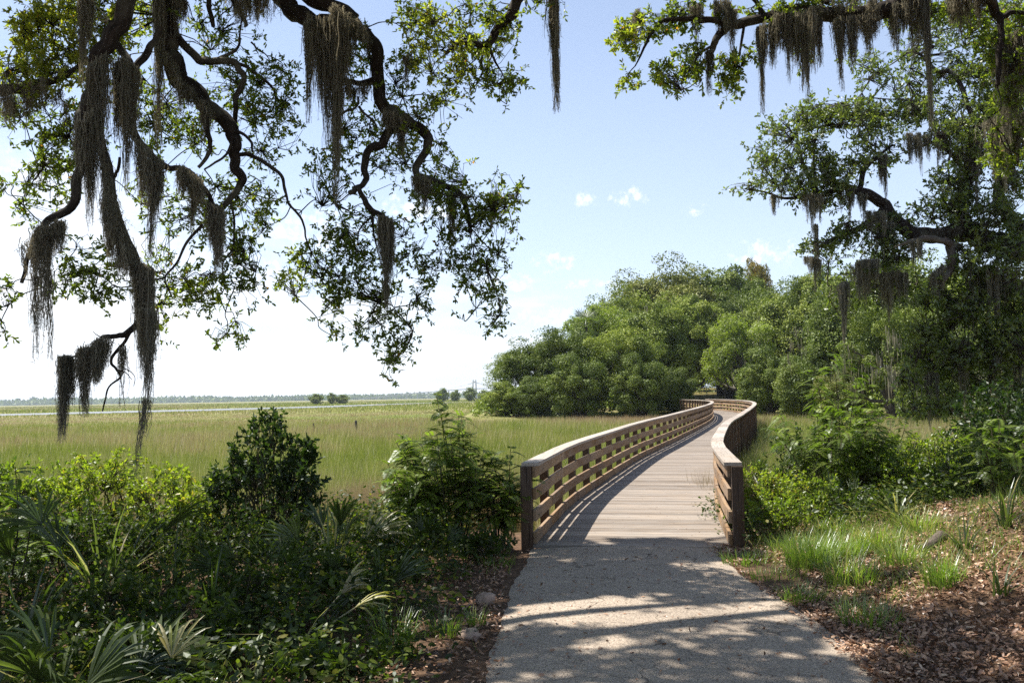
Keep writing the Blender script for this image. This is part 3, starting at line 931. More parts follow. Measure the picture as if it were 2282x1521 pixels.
def lit_spots(x, y):
    r = np.zeros(len(x), bool)
    for a, b, c in SPOTS:
        r |= (x - a) ** 2 + (y - b) ** 2 < (c * (0.7 + 0.6 * vn(x, y, sc=0.4, seed=55))) ** 2
    return r


canopy(oak, (-9.5, -0.2, -3.0, 9.7), 6000, (7.4, 9.0), 0.54, 101, nsc=0.9, skip=lit_spots)
canopy(oak, (-0.4, 2.6, 9.2, 10.55), 3000, (7.2, 8.4), 0.33, 111, nsc=0.55)
canopy(oak, (-0.4, 1.5, 7.8, 9.4), 2600, (7.2, 8.4), 0.33, 113, nsc=0.6)
canopy(oak, (1.2, 3.0, 7.0, 8.2), 620, (7.2, 8.4), 0.56, 115, nsc=0.5)
canopy(oak, (-0.4, 3.2, -3.0, 6.7), 10000, (7.2, 8.6), 0.345, 117, nsc=0.6)
oak.done()

# ---- right overhead oak
ro = Oak('live_oak', 'live oak whose moss draped limb crosses the top right corner overhead', (9.8, 9.5, 0.1))
ro.dk = 2.7
ro.raw([(9.8, 9.5, -0.3), (9.7, 9.6, 1.5), (9.4, 9.9, 3.4), (9.2, 10.1, 4.6)], [0.6, 0.45, 0.42, 0.4], 14)
ro.limb([(2300, -120, 11.4), (2150, -60, 11.6), (2040, -15, 11.8), (1969, 22, 12), (1904, 36), (1830, 33), (1752, 27), (1709, 42), (1644, 50), (1605, 70), (1592, 100), (1583, 120)], 12, (50, 14), pre=[(9.2, 10.1, 4.4, 0.4), (8.9, 10.6, 6.0, 0.3)])
ro.limb([(1620, 58), (1592, 46), (1548, 42), (1500, 44), (1470, 52), (1448, 82), (1430, 118), (1415, 148)], (12, 11.6), (18, 3), 7)
ro.limb([(1969, 20), (1990, 0), (2004, -30)], 12, (20, 14))
ro.limb([(1700, 45), (1690, 10), (1660, -20)], 12, (14, 8))
ro.limb([(1592, 100), (1560, 120), (1540, 150), (1530, 175)], 12, (7, 2), 6)
ro.limb([(1660, 50), (1650, 110), (1640, 150), (1620, 200)], 12, (7, 3), 6)
ro.limb([(2190, -60, 11.5), (2215, 20), (2232, 50), (2225, 125), (2222, 190)], 12.0, (24, 9), 7)
ro.limb([(2232, 40), (2255, 28), (2300, 30)], 12.0, (12, 10), 6)
for a in [
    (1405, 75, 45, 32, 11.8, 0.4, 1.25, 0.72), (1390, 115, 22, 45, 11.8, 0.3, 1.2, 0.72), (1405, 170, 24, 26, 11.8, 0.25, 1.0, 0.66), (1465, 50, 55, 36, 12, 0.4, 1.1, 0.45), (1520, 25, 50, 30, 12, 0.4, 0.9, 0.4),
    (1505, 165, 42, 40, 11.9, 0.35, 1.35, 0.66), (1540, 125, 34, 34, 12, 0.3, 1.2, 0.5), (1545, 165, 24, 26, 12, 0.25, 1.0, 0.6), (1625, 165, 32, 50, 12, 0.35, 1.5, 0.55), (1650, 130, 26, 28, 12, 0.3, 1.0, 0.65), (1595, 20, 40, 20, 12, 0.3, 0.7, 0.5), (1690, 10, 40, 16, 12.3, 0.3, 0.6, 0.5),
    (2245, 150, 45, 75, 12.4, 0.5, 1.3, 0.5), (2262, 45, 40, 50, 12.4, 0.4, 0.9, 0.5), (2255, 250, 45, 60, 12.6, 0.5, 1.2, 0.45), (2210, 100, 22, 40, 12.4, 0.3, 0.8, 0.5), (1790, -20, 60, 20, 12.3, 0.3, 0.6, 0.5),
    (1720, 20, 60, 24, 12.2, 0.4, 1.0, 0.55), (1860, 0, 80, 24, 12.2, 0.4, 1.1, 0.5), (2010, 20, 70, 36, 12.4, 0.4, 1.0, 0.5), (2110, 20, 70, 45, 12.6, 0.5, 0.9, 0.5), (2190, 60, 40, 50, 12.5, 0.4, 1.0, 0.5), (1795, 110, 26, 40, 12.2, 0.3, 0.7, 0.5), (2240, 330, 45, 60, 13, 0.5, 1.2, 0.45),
]:
    ro.region(*a, leaf=(0.05, 0.085), nsc=0.3)
for e in ((3.5, 10.5, 8.6), (1.5, 6.5, 8.4), (5.0, 5.5, 8.4), (0.5, 2.5, 8.3), (5.5, 12.5, 8.6)):
    ro.raw([(9.2, 10.1, 4.4), (8.2, 10.1 + 0.3 * (e[1] - 10), 6.6), ((9.2 + 2 * e[0]) / 3 + 0.3, (10 + 2 * e[1]) / 3, 7.8), e], [0.26, 0.16, 0.09, 0.025], 8)


def lit_slope(x, y):
    return (((x - 3.6) / 1.55) ** 2 + ((y - 8.8) / 2.1) ** 2 + 0.5 * (vn(x, y, sc=0.6, seed=9) - 0.5) < 1.0) | ((y > 9.6) & (x < 6.2))


canopy(ro, (2.4, 8.5, 3.0, 11.5), 4200, (7.2, 8.8), 0.40, 131, nsc=1.0, skip=lit_slope)
canopy(ro, (3.0, 8.5, -3.0, 6.6), 3600, (7.2, 8.8), 0.30, 133, nsc=1.0)
ro.done()

# ---- middle distance oak on the right
qo = Oak('live_oak', 'broad mossy live oak reaching in at mid distance from the right edge', (16.2, 22.5, -0.2), 'oak_leaf_far')
qo.dk = 3.5
qo.raw([(16.2, 22.5, -0.6), (16.1, 22.4, 1.2), (15.6, 22.2, 3.2), (15.0, 22.0, 4.8)], [0.85, 0.62, 0.55, 0.5], 14)
QY = 21.5
qo.limb([(2330, 575), (2282, 562), (2230, 545), (2165, 520), (2134, 515), (2077, 527), (2030, 520), (2000, 495), (1975, 465), (1947, 438), (1917, 425), (1882, 417), (1850, 428), (1822, 442)], QY, (54, 10), 9, pre=[(15.2, 22.1, 4.0, 0.5)])
qo.limb([(2140, 515), (2134, 480), (2142, 434), (2160, 392), (2168, 340), (2190, 280), (2210, 220)], (QY, 21.8), (40, 16))
qo.limb([(2165, 470), (2185, 465), (2212, 452), (2225, 440)], QY, (7, 4), 6)
qo.limb([(1822, 442), (1812, 410), (1792, 370), (1780, 325), (1775, 285)], QY, (16, 4), 7)
qo.limb([(1818, 440), (1815, 390), (1813, 340), (1822, 290)], QY, (10, 4), 6)
qo.limb([(1822, 442), (1780, 440), (1740, 440), (1705, 428), (1660, 420)], QY, (9, 3), 6)
qo.limb([(1917, 425), (1925, 380), (1960, 345), (1990, 322)], QY, (13, 5), 6)
qo.limb([(1975, 465), (1930, 500), (1885, 520), (1840, 540), (1810, 560)], QY, (20, 6), 7)
qo.limb([(2160, 392), (2120, 340), (2080, 320), (2040, 330)], QY, (14, 5), 6)
qo.limb([(2180, 300), (2130, 170), (2090, 160), (2060, 130), (2030, 110)], (QY, 22), (12, 5), 6)
qo.limb([(2282, 640, 22), (2200, 660), (2140, 700), (2090, 760), (2060, 830)], QY, (34, 6), 7, pre=[(15.6, 22.3, 3.0, 0.3)])
qo.limb([(2300, 560, 22.5), (2240, 470), (2225, 420), (2240, 330), (2225, 240)], 22, (34, 12), 7)
# broken pale branch
mbd = MB()
S = spline(np.array([P(2140, 552, 21.1), P(2122, 546, 20.9), P(2095, 535, 20.7), P(2056, 531, 20.6), P(2020, 541, 20.5), P(1991, 551, 20.5)]), 5)
mbd.tube(S, np.linspace(0.115, 0.02, len(S)), 9, 0.35, seed=3)
S = spline(np.array([P(2118, 548, 20.9), P(2121, 580, 20.8), P(2119, 602, 20.8), P(2104, 622, 20.7), P(2093, 640, 20.7)]), 5)
mbd.tube(S, np.linspace(0.10, 0.08, len(S)), 9, 0.35, seed=4)
tag(mbd.build('broken_branch', 'deadwood', qo.t, smooth=True), 'bare pale broken branch')
for a in [
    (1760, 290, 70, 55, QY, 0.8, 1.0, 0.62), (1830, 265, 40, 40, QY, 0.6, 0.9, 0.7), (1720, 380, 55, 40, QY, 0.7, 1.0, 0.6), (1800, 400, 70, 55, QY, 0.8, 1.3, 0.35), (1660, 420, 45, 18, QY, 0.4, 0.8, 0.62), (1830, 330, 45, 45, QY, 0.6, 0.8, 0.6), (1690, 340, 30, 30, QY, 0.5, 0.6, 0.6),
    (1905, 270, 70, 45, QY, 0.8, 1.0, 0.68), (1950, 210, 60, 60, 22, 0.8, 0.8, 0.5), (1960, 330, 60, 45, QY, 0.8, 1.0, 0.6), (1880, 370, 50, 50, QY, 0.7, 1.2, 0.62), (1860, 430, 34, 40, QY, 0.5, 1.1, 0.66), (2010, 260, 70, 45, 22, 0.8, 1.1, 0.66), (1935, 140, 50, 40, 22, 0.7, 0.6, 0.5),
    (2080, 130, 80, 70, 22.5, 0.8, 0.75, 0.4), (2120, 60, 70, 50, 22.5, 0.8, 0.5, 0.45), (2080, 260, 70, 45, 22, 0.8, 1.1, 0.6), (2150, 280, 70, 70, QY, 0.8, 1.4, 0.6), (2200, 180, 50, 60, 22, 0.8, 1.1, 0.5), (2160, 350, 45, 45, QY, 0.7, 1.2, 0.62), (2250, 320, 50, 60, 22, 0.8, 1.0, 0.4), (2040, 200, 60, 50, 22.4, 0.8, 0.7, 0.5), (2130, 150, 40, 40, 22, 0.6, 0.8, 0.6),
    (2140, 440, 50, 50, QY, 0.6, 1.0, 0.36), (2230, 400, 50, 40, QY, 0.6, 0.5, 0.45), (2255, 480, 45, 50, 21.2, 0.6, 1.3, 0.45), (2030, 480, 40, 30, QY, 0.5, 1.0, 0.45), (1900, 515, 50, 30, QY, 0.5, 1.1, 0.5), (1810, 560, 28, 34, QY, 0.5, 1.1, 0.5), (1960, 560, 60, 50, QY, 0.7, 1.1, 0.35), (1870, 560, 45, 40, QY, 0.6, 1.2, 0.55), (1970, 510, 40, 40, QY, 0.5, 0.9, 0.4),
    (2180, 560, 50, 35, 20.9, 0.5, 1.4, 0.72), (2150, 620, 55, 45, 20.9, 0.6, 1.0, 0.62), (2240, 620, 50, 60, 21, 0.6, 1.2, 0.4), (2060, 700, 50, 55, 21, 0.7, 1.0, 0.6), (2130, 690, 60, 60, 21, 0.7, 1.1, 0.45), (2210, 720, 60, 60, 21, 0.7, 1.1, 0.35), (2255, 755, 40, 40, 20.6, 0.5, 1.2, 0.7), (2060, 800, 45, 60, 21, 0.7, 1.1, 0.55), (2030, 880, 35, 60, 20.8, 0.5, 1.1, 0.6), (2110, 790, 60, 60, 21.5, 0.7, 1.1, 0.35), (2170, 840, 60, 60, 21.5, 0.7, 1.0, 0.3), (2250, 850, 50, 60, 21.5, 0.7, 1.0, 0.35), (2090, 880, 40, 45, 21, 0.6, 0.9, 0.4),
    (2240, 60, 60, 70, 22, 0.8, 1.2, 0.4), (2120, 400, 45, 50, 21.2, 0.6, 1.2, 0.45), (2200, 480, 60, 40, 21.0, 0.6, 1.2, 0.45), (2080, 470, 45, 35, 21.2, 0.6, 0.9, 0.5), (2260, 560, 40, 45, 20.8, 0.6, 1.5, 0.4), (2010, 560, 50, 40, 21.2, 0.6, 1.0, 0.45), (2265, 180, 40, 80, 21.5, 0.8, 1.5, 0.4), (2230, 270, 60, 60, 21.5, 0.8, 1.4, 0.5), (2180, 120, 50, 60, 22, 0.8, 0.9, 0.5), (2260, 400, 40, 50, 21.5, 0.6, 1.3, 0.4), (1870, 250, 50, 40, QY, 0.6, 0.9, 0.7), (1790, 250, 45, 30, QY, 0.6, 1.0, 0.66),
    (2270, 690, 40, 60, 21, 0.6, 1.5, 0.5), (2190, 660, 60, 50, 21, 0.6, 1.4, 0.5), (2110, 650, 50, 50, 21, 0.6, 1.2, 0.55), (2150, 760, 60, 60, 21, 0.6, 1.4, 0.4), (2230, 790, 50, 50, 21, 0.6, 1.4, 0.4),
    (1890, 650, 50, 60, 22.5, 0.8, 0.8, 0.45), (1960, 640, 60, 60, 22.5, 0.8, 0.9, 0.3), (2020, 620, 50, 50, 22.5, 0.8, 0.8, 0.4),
]:
    qo.region(*a, leaf=(0.075, 0.125), per=11, spread=0.22, thr=0.40, nsc=0.26, thin=0.008)
qo.done()

# moss: left oak
G1 = 'spanish moss hanging from the oak limbs'
for d in [
    ('curtain along the leftmost drooping limb, below its bend', [(205, 160), (225, 135), (248, 120)], 7.1, 440, 260),
    ('fall from the knuckle of the leftmost drooping limb', [(176, 300), (190, 270), (215, 235)], 7.0, 500, 240),
    ('ragged veil down the steep dark limb, upper half', [(222, 290), (240, 400), (262, 480)], 7.1, 560, 380, 1, -0.2),
    ('ragged veil down the steep dark limb, lower half', [(255, 460), (285, 540), (308, 590)], 7.1, 640, 360, 1, -0.1),
    ('dense black column beside the leafy twigs at left', [(298, 585), (318, 592), (336, 600)], 7.1, 845, 520, 0.8, -0.15),
    ('dark tassel below the black moss column', [(318, 690), (332, 692), (346, 700)], 7.0, 905, 260, 0.8, -0.3),
    ('long brown sleeve hanging straight under the arched twig', [(262, 148), (285, 140), (308, 152)], 7.3, 430, 420, 1, -0.1),
    ('dark strip hanging below the long brown sleeve', [(302, 310), (322, 330), (338, 348)], 7.3, 570, 260, 1, -0.3),
    ('short beard right of the long brown sleeve', [(336, 345), (350, 355), (362, 362)], 7.4, 470, 150),
    ('flared broom at the bend of the middle branch', [(405, 378), (428, 385), (452, 412)], 7.6, 520, 300, 1, 0.25),
    ('narrow dark brush at the forked branch tip', [(470, 456), (485, 462), (500, 475)], 7.7, 615, 240, 0.8, -0.2),
    ('long thin strand in front of the second limb', [(346, -10), (358, -8), (366, -5)], 8.8, 335, 150, 0.8, -0.4),
    ('sheet along the upper second limb', [(382, 130), (405, 180), (436, 205)], 8.8, 255, 240, 1, -0.2),
    ('small beard on the second limb above the fork', [(448, 222), (462, 236), (474, 250)], 8.8, 325, 110),
    ('clump at the very top of the second limb', [(384, -20), (396, -10), (408, -5)], 8.9, 85, 110, 1, -0.2),
    ('pale strip hanging before the bright leaves at far left', [(186, -15), (196, -10), (206, -8)], 7.6, 200, 130, 0.8, -0.2),
    ('broad fringe at the top edge between two limbs', [(500, -20), (560, -15), (615, -10)], 9.3, 82, 260, 1, 0),
    ('giant dark curtain hanging from the thick arching limb', [(690, 44), (735, 52), (782, 60)], 9.3, 460, 760, 0.8, -0.6, 0.8),
    ('slim side strand left of the giant curtain', [(680, 50), (690, 46), (702, 50)], 9.3, 275, 150, 0.8, -0.3),
    ('grey cushion wrapped on the crest of the arching limb', [(745, 28), (780, 34), (820, 70)], 9.3, 115, 240, 1, 0),
    ('smoky clump under the elbow of the arching limb', [(853, 250), (880, 256), (905, 275)], 9.5, 345, 260, 1, -0.1),
    ('long dark rope hanging over the lower leaf spray', [(846, 484), (860, 486), (874, 496)], 9.2, 700, 300, 0.8, -0.45, 0.8),
    ('small shadowy tuft where the branch levels out', [(922, 392), (945, 398), (968, 406)], 9.5, 480, 150, 1, -0.2),
    ('thin tassel among the leaves at the outer branch end', [(997, 430), (1006, 432), (1014, 434)], 9.6, 560, 100),
    ('wispy thread at the outermost right leaf spray', [(1092, 430), (1100, 432), (1106, 434)], 9.6, 510, 50),
    ('shaggy clump over the leftmost drooping tip', [(62, 560), (85, 520), (132, 490)], 6.85, 660, 420, 1, -0.1),
    ('left one of two long strings below the leftmost tip', [(72, 610), (78, 612)], 6.85, 815, 26, 0.5, -0.5, 0.35),
    ('right one of two long strings below the leftmost tip', [(98, 600), (108, 602)], 6.85, 825, 34, 0.5, -0.5, 0.35),
    ('slender club hanging lowest at left over the marsh', [(142, 797), (152, 796), (164, 798)], 7.1, 985, 330, 0.8, -0.1, 0.9),
    ('fat black oval on the lowest twig at left', [(180, 786), (212, 768), (244, 752)], 7.1, 915, 620, 0.7, -0.45, 0.8),
    ('single thread below the fork of the lowest twigs', [(266, 770), (274, 772)], 7.2, 915, 30, 0.5, 0, 0.4),
    ('lone hanging tassel at the top centre of the sky', [(1220, -14), (1230, -12), (1240, -12)], 9.1, 250, 260, 0.6, -0.3, 0.7),
    ('low fringe under the level limb at the left edge', [(-10, 218), (60, 205), (125, 188)], 8.1, 290, 240, 1, 0),
    ('short fringe under the broken stub of the arching limb', [(764, 184), (795, 190), (832, 192)], 9.5, 236, 130, 1, 0),
    ('faint wisp inside the bright leaves at top centre', [(903, 128), (914, 130)], 9.4, 190, 50),
]:
    desc, pts, Y, tip, n = d[:5]
    moss(desc, pts, Y, tip, n, *(d[5:]))
moss('', [(326, 890), (334, 892)], 7.0, 1065, 46, 0.5, -0.3, 0.35, drift=-0.12, lab='thin curling tail of spanish moss dangling in front of the marsh')
# right limb
for d in [
    ('wisp at the leafy left end of the top right limb', [(1412, 30), (1422, 26), (1434, 30)], 11.8, 100, 90),
    ('pair of short locks on the upper fork at top right', [(1532, 10), (1546, 12), (1562, 16)], 11.9, 110, 130),
    ('lock hanging left of the fork of the top right limb', [(1592, 0), (1608, 4), (1626, 6)], 11.9, 96, 150),
    ('narrow lock just right of that fork', [(1626, 20), (1634, 22), (1642, 26)], 11.9, 125, 90),
    ('dark tail below the sawn fork at top right', [(1574, 112), (1580, 116), (1588, 118)], 12, 215, 60, 0.6, -0.4, 0.5),
    ('long brown slanting fall before the limb, with a thin tail', [(1690, 60), (1708, 56), (1732, 50)], 11.9, 250, 300, 1, -0.3, 0.9),
    ('wide pale lock beside the slanting fall', [(1724, 34), (1738, 32), (1756, 34)], 11.8, 190, 240, 1, -0.2),
    ('long lock ending in a drawn out thread at top right', [(1764, 32), (1786, 34), (1814, 36)], 11.8, 235, 330, 1, -0.3, 0.9),
    ('slim lock right of the thread ended lock', [(1814, 40), (1824, 42), (1834, 44)], 11.9, 150, 110),
    ('ragged brown sheet at the middle of the top right limb', [(1856, 44), (1876, 46), (1898, 46)], 11.8, 205, 260, 1, -0.2),
    ('short dark sheet near the thick end of the top limb', [(1906, 42), (1930, 40), (1955, 36)], 11.9, 140, 240, 1, -0.1),
    ('shaggy crest lying over the thick part of the top limb', [(1810, 18), (1880, 16), (1950, 10)], 11.9, 70, 260, 1, 0.1),
    ('dark lock where the top limb leaves the frame', [(1980, 16), (1996, 12), (2012, 8)], 11.9, 140, 180),
    ('black curtain at the top edge right of the limb', [(2012, -10), (2040, -12), (2068, -12)], 11.8, 125, 320, 1, -0.1),
    ('very long single strand crossing the leaves at right', [(2055, -10), (2060, -10), (2066, -8)], 11.7, 300, 90, 0.5, -0.2, 0.4),
    ('pale hanging bundle at top edge before open sky', [(2110, -10), (2136, -12), (2164, -10)], 12, 100, 230, 1, -0.2),
    ('small lock beside the fork in the right corner', [(2168, -8), (2180, -8), (2192, -6)], 12, 62, 90),
    ('dark heavy mass in the far right corner, upper', [(2215, 90), (2250, 80), (2290, 70)], 12.3, 340, 420, 1, -0.1),
    ('dark heavy mass in the far right corner, lower', [(2190, 270), (2235, 260), (2285, 270)], 13, 430, 420, 1, -0.1),
]:
    desc, pts, Y, tip, n = d[:5]
    moss(desc, pts, Y, tip, n, *(d[5:]))
# mid oak
for d in [
    ('triple tails under the detached looking leaf clump', [(1782, 432), (1805, 436), (1832, 440)], QY - .2, 520, 200, 1, -0.2),
    ('lone thread ending just above the far tree tops', [(1812, 500), (1820, 502)], QY - .2, 590, 50, 0.6, -0.2, 0.5),
    ('short tuft on the thin left twig of the middle oak', [(1718, 434), (1726, 436), (1736, 437)], QY - .2, 478, 70),
    ('tuft under the first crook of the middle oak limb', [(1872, 422), (1886, 420), (1900, 424)], QY - .2, 510, 120),
    ('two small tails beside that crook', [(1912, 430), (1922, 432), (1934, 436)], QY - .2, 490, 90),
    ('slim drape from the leafy upper twig of the middle oak', [(1958, 350), (1968, 346), (1978, 344)], QY - .2, 450, 110),
    ('row of streamers against the sky, left half', [(2014, 296), (2034, 300), (2052, 304)], QY - .3, 395, 170, 1, -0.1),
    ('row of streamers against the sky, right half', [(2060, 300), (2082, 300), (2106, 304)], QY - .3, 410, 170, 1, -0.1),
    ('dark cape wrapped round the rising limb', [(1930, 470), (1960, 480), (1990, 500)], QY - .3, 590, 260, 1, -0.1),
    ('hanging beard under the broken branch', [(2020, 540), (2036, 536), (2052, 534)], QY - .9, 605, 110, 1, -0.2),
    ('long drape down the upright limb of the middle oak', [(2136, 330), (2160, 320), (2186, 316)], QY - .3, 480, 260, 1, -0.1),
    ('drape right of the upright limb', [(2196, 320), (2216, 322), (2238, 324)], QY - .3, 440, 170),
    ('small lock at the right edge above the dark crown', [(2240, 380), (2252, 378), (2262, 380)], QY - .3, 440, 90),
    ('sleeve covering the stub of the broken branch', [(2072, 620), (2086, 600), (2104, 590)], QY - 1.0, 670, 200, 1, -0.1),
    ('left one of the pale drapes over the background woods', [(1866, 640), (1876, 630), (1890, 628)], QY - .4, 770, 200, 0.8, -0.2),
    ('wide shaggy drape in front of the wood, centre', [(1900, 590), (1924, 580), (1950, 580)], QY - .4, 690, 320, 1, -0.1),
    ('dark trailing sheet right of the wide shaggy drape', [(1956, 610), (1985, 605), (2014, 610)], QY - .3, 720, 280, 1, -0.1),
    ('tails under the low left leaf tuft of the middle oak', [(1798, 570), (1815, 574), (1832, 578)], QY - .2, 650, 140, 1, -0.1),
    ('deep curtain under the heavy limb at the right edge', [(2170, 600), (2215, 600), (2270, 600)], QY - .5, 740, 420, 1, -0.05),
    ('vertical drape low in the shaded right crown', [(2190, 780), (2208, 776), (2228, 780)], QY - .5, 890, 230, 1, -0.2),
    ('second low drape right of the leafy cascade', [(2120, 760), (2140, 758), (2160, 762)], QY - .5, 930, 240, 1, -0.2),
    ('low drape at the right frame edge', [(2250, 780), (2266, 778), (2284, 780)], QY - .5, 880, 180, 1, -0.2),
    ('dark tail touching the marsh grass', [(2060, 830), (2072, 828), (2086, 832)], QY - .5, 960, 150, 1, -0.2),
]:
    desc, pts, Y, tip, n = d[:5]
    moss(desc, pts, Y, tip, n, *(d[5:]))

# ------------------------------------------------------------------ marsh grass
mb = MB()
nb = 420000
Yb = 11.5 * np.exp(rng.random(nb) * math.log(150 / 11.5))
half = 0.72 * Yb + 3
Xb = (rng.random(nb) * 2 - 1) * half
m_ = marsh_w(Xb, Yb)
keep = (m_ > 0.45) & (land_w(Xb, Yb) < 0.25)
# clear of the boardwalk
px_ = np.interp(Yb, CL[:, 1], CL[:, 0])
keep &= ~((Yb > 10) & (Yb < 81) & (np.abs(Xb - px_) < 1.45))
Xb, Yb = Xb[keep], Yb[keep]
zb = hgt(Xb, Yb)
big = 0.45 * vn(Xb, Yb * 0.6, sc=9, seed=41) + 0.35 * vn(Xb, Yb, sc=2.6, seed=42) + 0.2 * vn(Xb, Yb, sc=0.9, seed=46)
hum = vn(Xb, Yb, sc=1.1, seed=43)
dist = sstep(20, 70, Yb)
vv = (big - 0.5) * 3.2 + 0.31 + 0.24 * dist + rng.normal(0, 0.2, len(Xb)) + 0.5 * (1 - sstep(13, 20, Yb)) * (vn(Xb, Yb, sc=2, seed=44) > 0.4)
hh = (0.34 + 0.5 * hum + 0.16 * big) * (0.75 + 0.5 * rng.random(len(Xb)))
hh = hh * (1 - 0.68 * sstep(45, 110, Yb))
d = rng.normal(size=(len(Xb), 3)) * 0.22
d[:, 2] = 1
d[:, 0] += 0.10
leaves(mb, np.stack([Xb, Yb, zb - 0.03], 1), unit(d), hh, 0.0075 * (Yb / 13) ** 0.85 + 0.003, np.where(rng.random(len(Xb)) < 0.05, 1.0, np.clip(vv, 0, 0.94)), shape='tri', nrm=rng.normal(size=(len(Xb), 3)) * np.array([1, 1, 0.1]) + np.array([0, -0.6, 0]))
nr_ = 16000
xr_ = np.concatenate([-3.2 + 3.3 * rng.random(nr_), -8 + 5 * rng.random(5000), 3.4 + 2.5 * rng.random(4000)])
yr_ = np.concatenate([12.6 + 4.6 * rng.random(nr_) ** 1.3, 13 + 3 * rng.random(5000), 13.4 + 4 * rng.random(4000)])
kq = vn(xr_, yr_, sc=1.0, seed=47) > 0.35
xr_, yr_ = xr_[kq], yr_[kq]
d = rng.normal(size=(len(xr_), 3)) * 0.16
d[:, 2] = 1
leaves(mb, np.stack([xr_, yr_, hgt(xr_, yr_) - 0.03], 1), unit(d), 0.45 + 0.5 * rng.random(len(xr_)), 0.010, np.clip(rng.normal(0.86, 0.07, len(xr_)), 0, 0.95), shape='tri', nrm=rng.normal(size=(len(xr_), 3)) * np.array([1, 1, 0.1]) + np.array([0, -0.6, 0]))
# taller grass along the creek banks and the far side
nf = 60000
Yf = 150 * np.exp(rng.random(nf) * math.log(900 / 150))
Xf = (rng.random(nf) * 2 - 1) * 0.72 * Yf
ok = ~in_creek(Xf, Yf, 1.0) & (land_w(Xf, Yf) < 0.2) & ~in_creek(Xf, Yf + 14, 6.0)
Xf, Yf = Xf[ok], Yf[ok]
bk = in_creek(Xf, Yf, 7.0)
d = rng.normal(size=(len(Xf), 3)) * 0.3
d[:, 2] = 1
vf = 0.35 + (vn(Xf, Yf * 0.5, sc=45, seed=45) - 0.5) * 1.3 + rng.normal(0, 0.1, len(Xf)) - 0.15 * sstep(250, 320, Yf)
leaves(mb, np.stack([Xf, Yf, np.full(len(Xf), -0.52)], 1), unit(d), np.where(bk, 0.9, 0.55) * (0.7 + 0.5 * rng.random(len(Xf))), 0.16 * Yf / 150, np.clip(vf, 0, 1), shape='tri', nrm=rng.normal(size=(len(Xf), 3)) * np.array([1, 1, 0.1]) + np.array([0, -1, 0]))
tag(mb.build('marsh_grass', 'marsh_grass'), 'green and brown salt marsh grass spreading to the horizon', 'grass', kind='stuff')

# ------------------------------------------------------------------ background trees
def crown_variant(seed, lobes=44, per=260, leaf=0.035, shape=(1, 1, 0.85), zlo=-0.45, spread=0.75, sprig=0.0):
    r = np.random.default_rng(seed)
    mb = MB()
    cen = []
    for i in range(lobes):
        for _ in range(50):
            d = r.normal(size=3)
            d /= np.linalg.norm(d)
            if d[2] > zlo:
                break
        rr = spread * (0.5 + 0.62 * r.random())
        c = d * rr * np.array(shape)
        cen.append(c)
        R0 = 0.11 + 0.17 * r.random() ** 1.3
        q = r.normal(size=(per, 3))
        q /= np.linalg.norm(q, axis=1)[:, None]
        rad = R0 * (0.5 + 0.62 * r.random(per) ** 0.5)
        p = c + q * rad[:, None] * np.array([1, 1, 0.78])
        # ragged outline
        nz = 0.6 * vn(p[:, 0] + seed, p[:, 1], p[:, 2], sc=0.085, seed=seed) + 0.4 * vn(p[:, 0] + seed, p[:, 1], p[:, 2], sc=0.22, seed=seed + 1)
        p = p[nz > 0.43]
        q = q[nz > 0.43]
        nn = unit(q + r.normal(size=q.shape) * 0.7 + np.array([0, 0, 0.45]))
        dd = unit(np.cross(nn, r.normal(size=q.shape)))
        L = leaf * (0.65 + 0.8 * r.random(len(p)))
        vb = 0.2 + 0.6 * r.random()
        leaves(mb, p, dd, L, L * 0.55, np.clip(vb + r.normal(0, 0.16, len(p)), 0, 1), nrm=nn, shape='quad')
    return mb, cen


def trunk_variant(seed, cen, shape='oak'):
    r = np.random.default_rng(seed + 50)
    mb = MB()
    z0 = -1.35
    fork = np.array([0.05 * r.normal(), 0.05 * r.normal(), -0.75])
    mb.tube(spline(np.array([[0, 0, z0], [0.03, 0, z0 + 0.3], fork]), 5), np.linspace(0.12, 0.085, 11), 8, 0.2, seed=seed)
    for c in cen[::5]:
        mid = fork * 0.5 + c * 0.5 + r.normal(size=3) * 0.10 + np.array([0, 0, -0.05])
        S = spline(np.array([fork, mid, c]), 5)
        mb.tube(S, np.linspace(0.035, 0.008, len(S)), 5, 0.1, seed=seed, cap=False)
    return mb


VAR = {}
for key, a in {
    'dome': dict(seed=3, lobes=105, per=820, leaf=0.034, shape=(1, 1, 0.92), zlo=-0.85),
    'broad': dict(seed=5, lobes=110, per=820, leaf=0.033, shape=(1.05, 1, 0.9), zlo=-0.85),
    'tall': dict(seed=8, lobes=90, per=820, leaf=0.037, shape=(0.8, 0.8, 1.05), zlo=-0.8),
    'loose': dict(seed=12, lobes=72, per=760, leaf=0.036, shape=(1, 1, 0.9), zlo=-0.7, spread=0.85),
    'bushy': dict(seed=15, lobes=100, per=800, leaf=0.037, shape=(1, 1, 1.0), zlo=-0.95),
    'fine': dict(seed=19, lobes=90, per=330, leaf=0.018, shape=(1, 1, 0.95), zlo=-0.8, spread=0.8),
}.items():
    c, cen = crown_variant(**a)
    t = trunk_variant(a['seed'], cen)
    VAR[key] = (c, t)
VMESH = {}


CZ = {'bushy': (0.80, 1.72)}


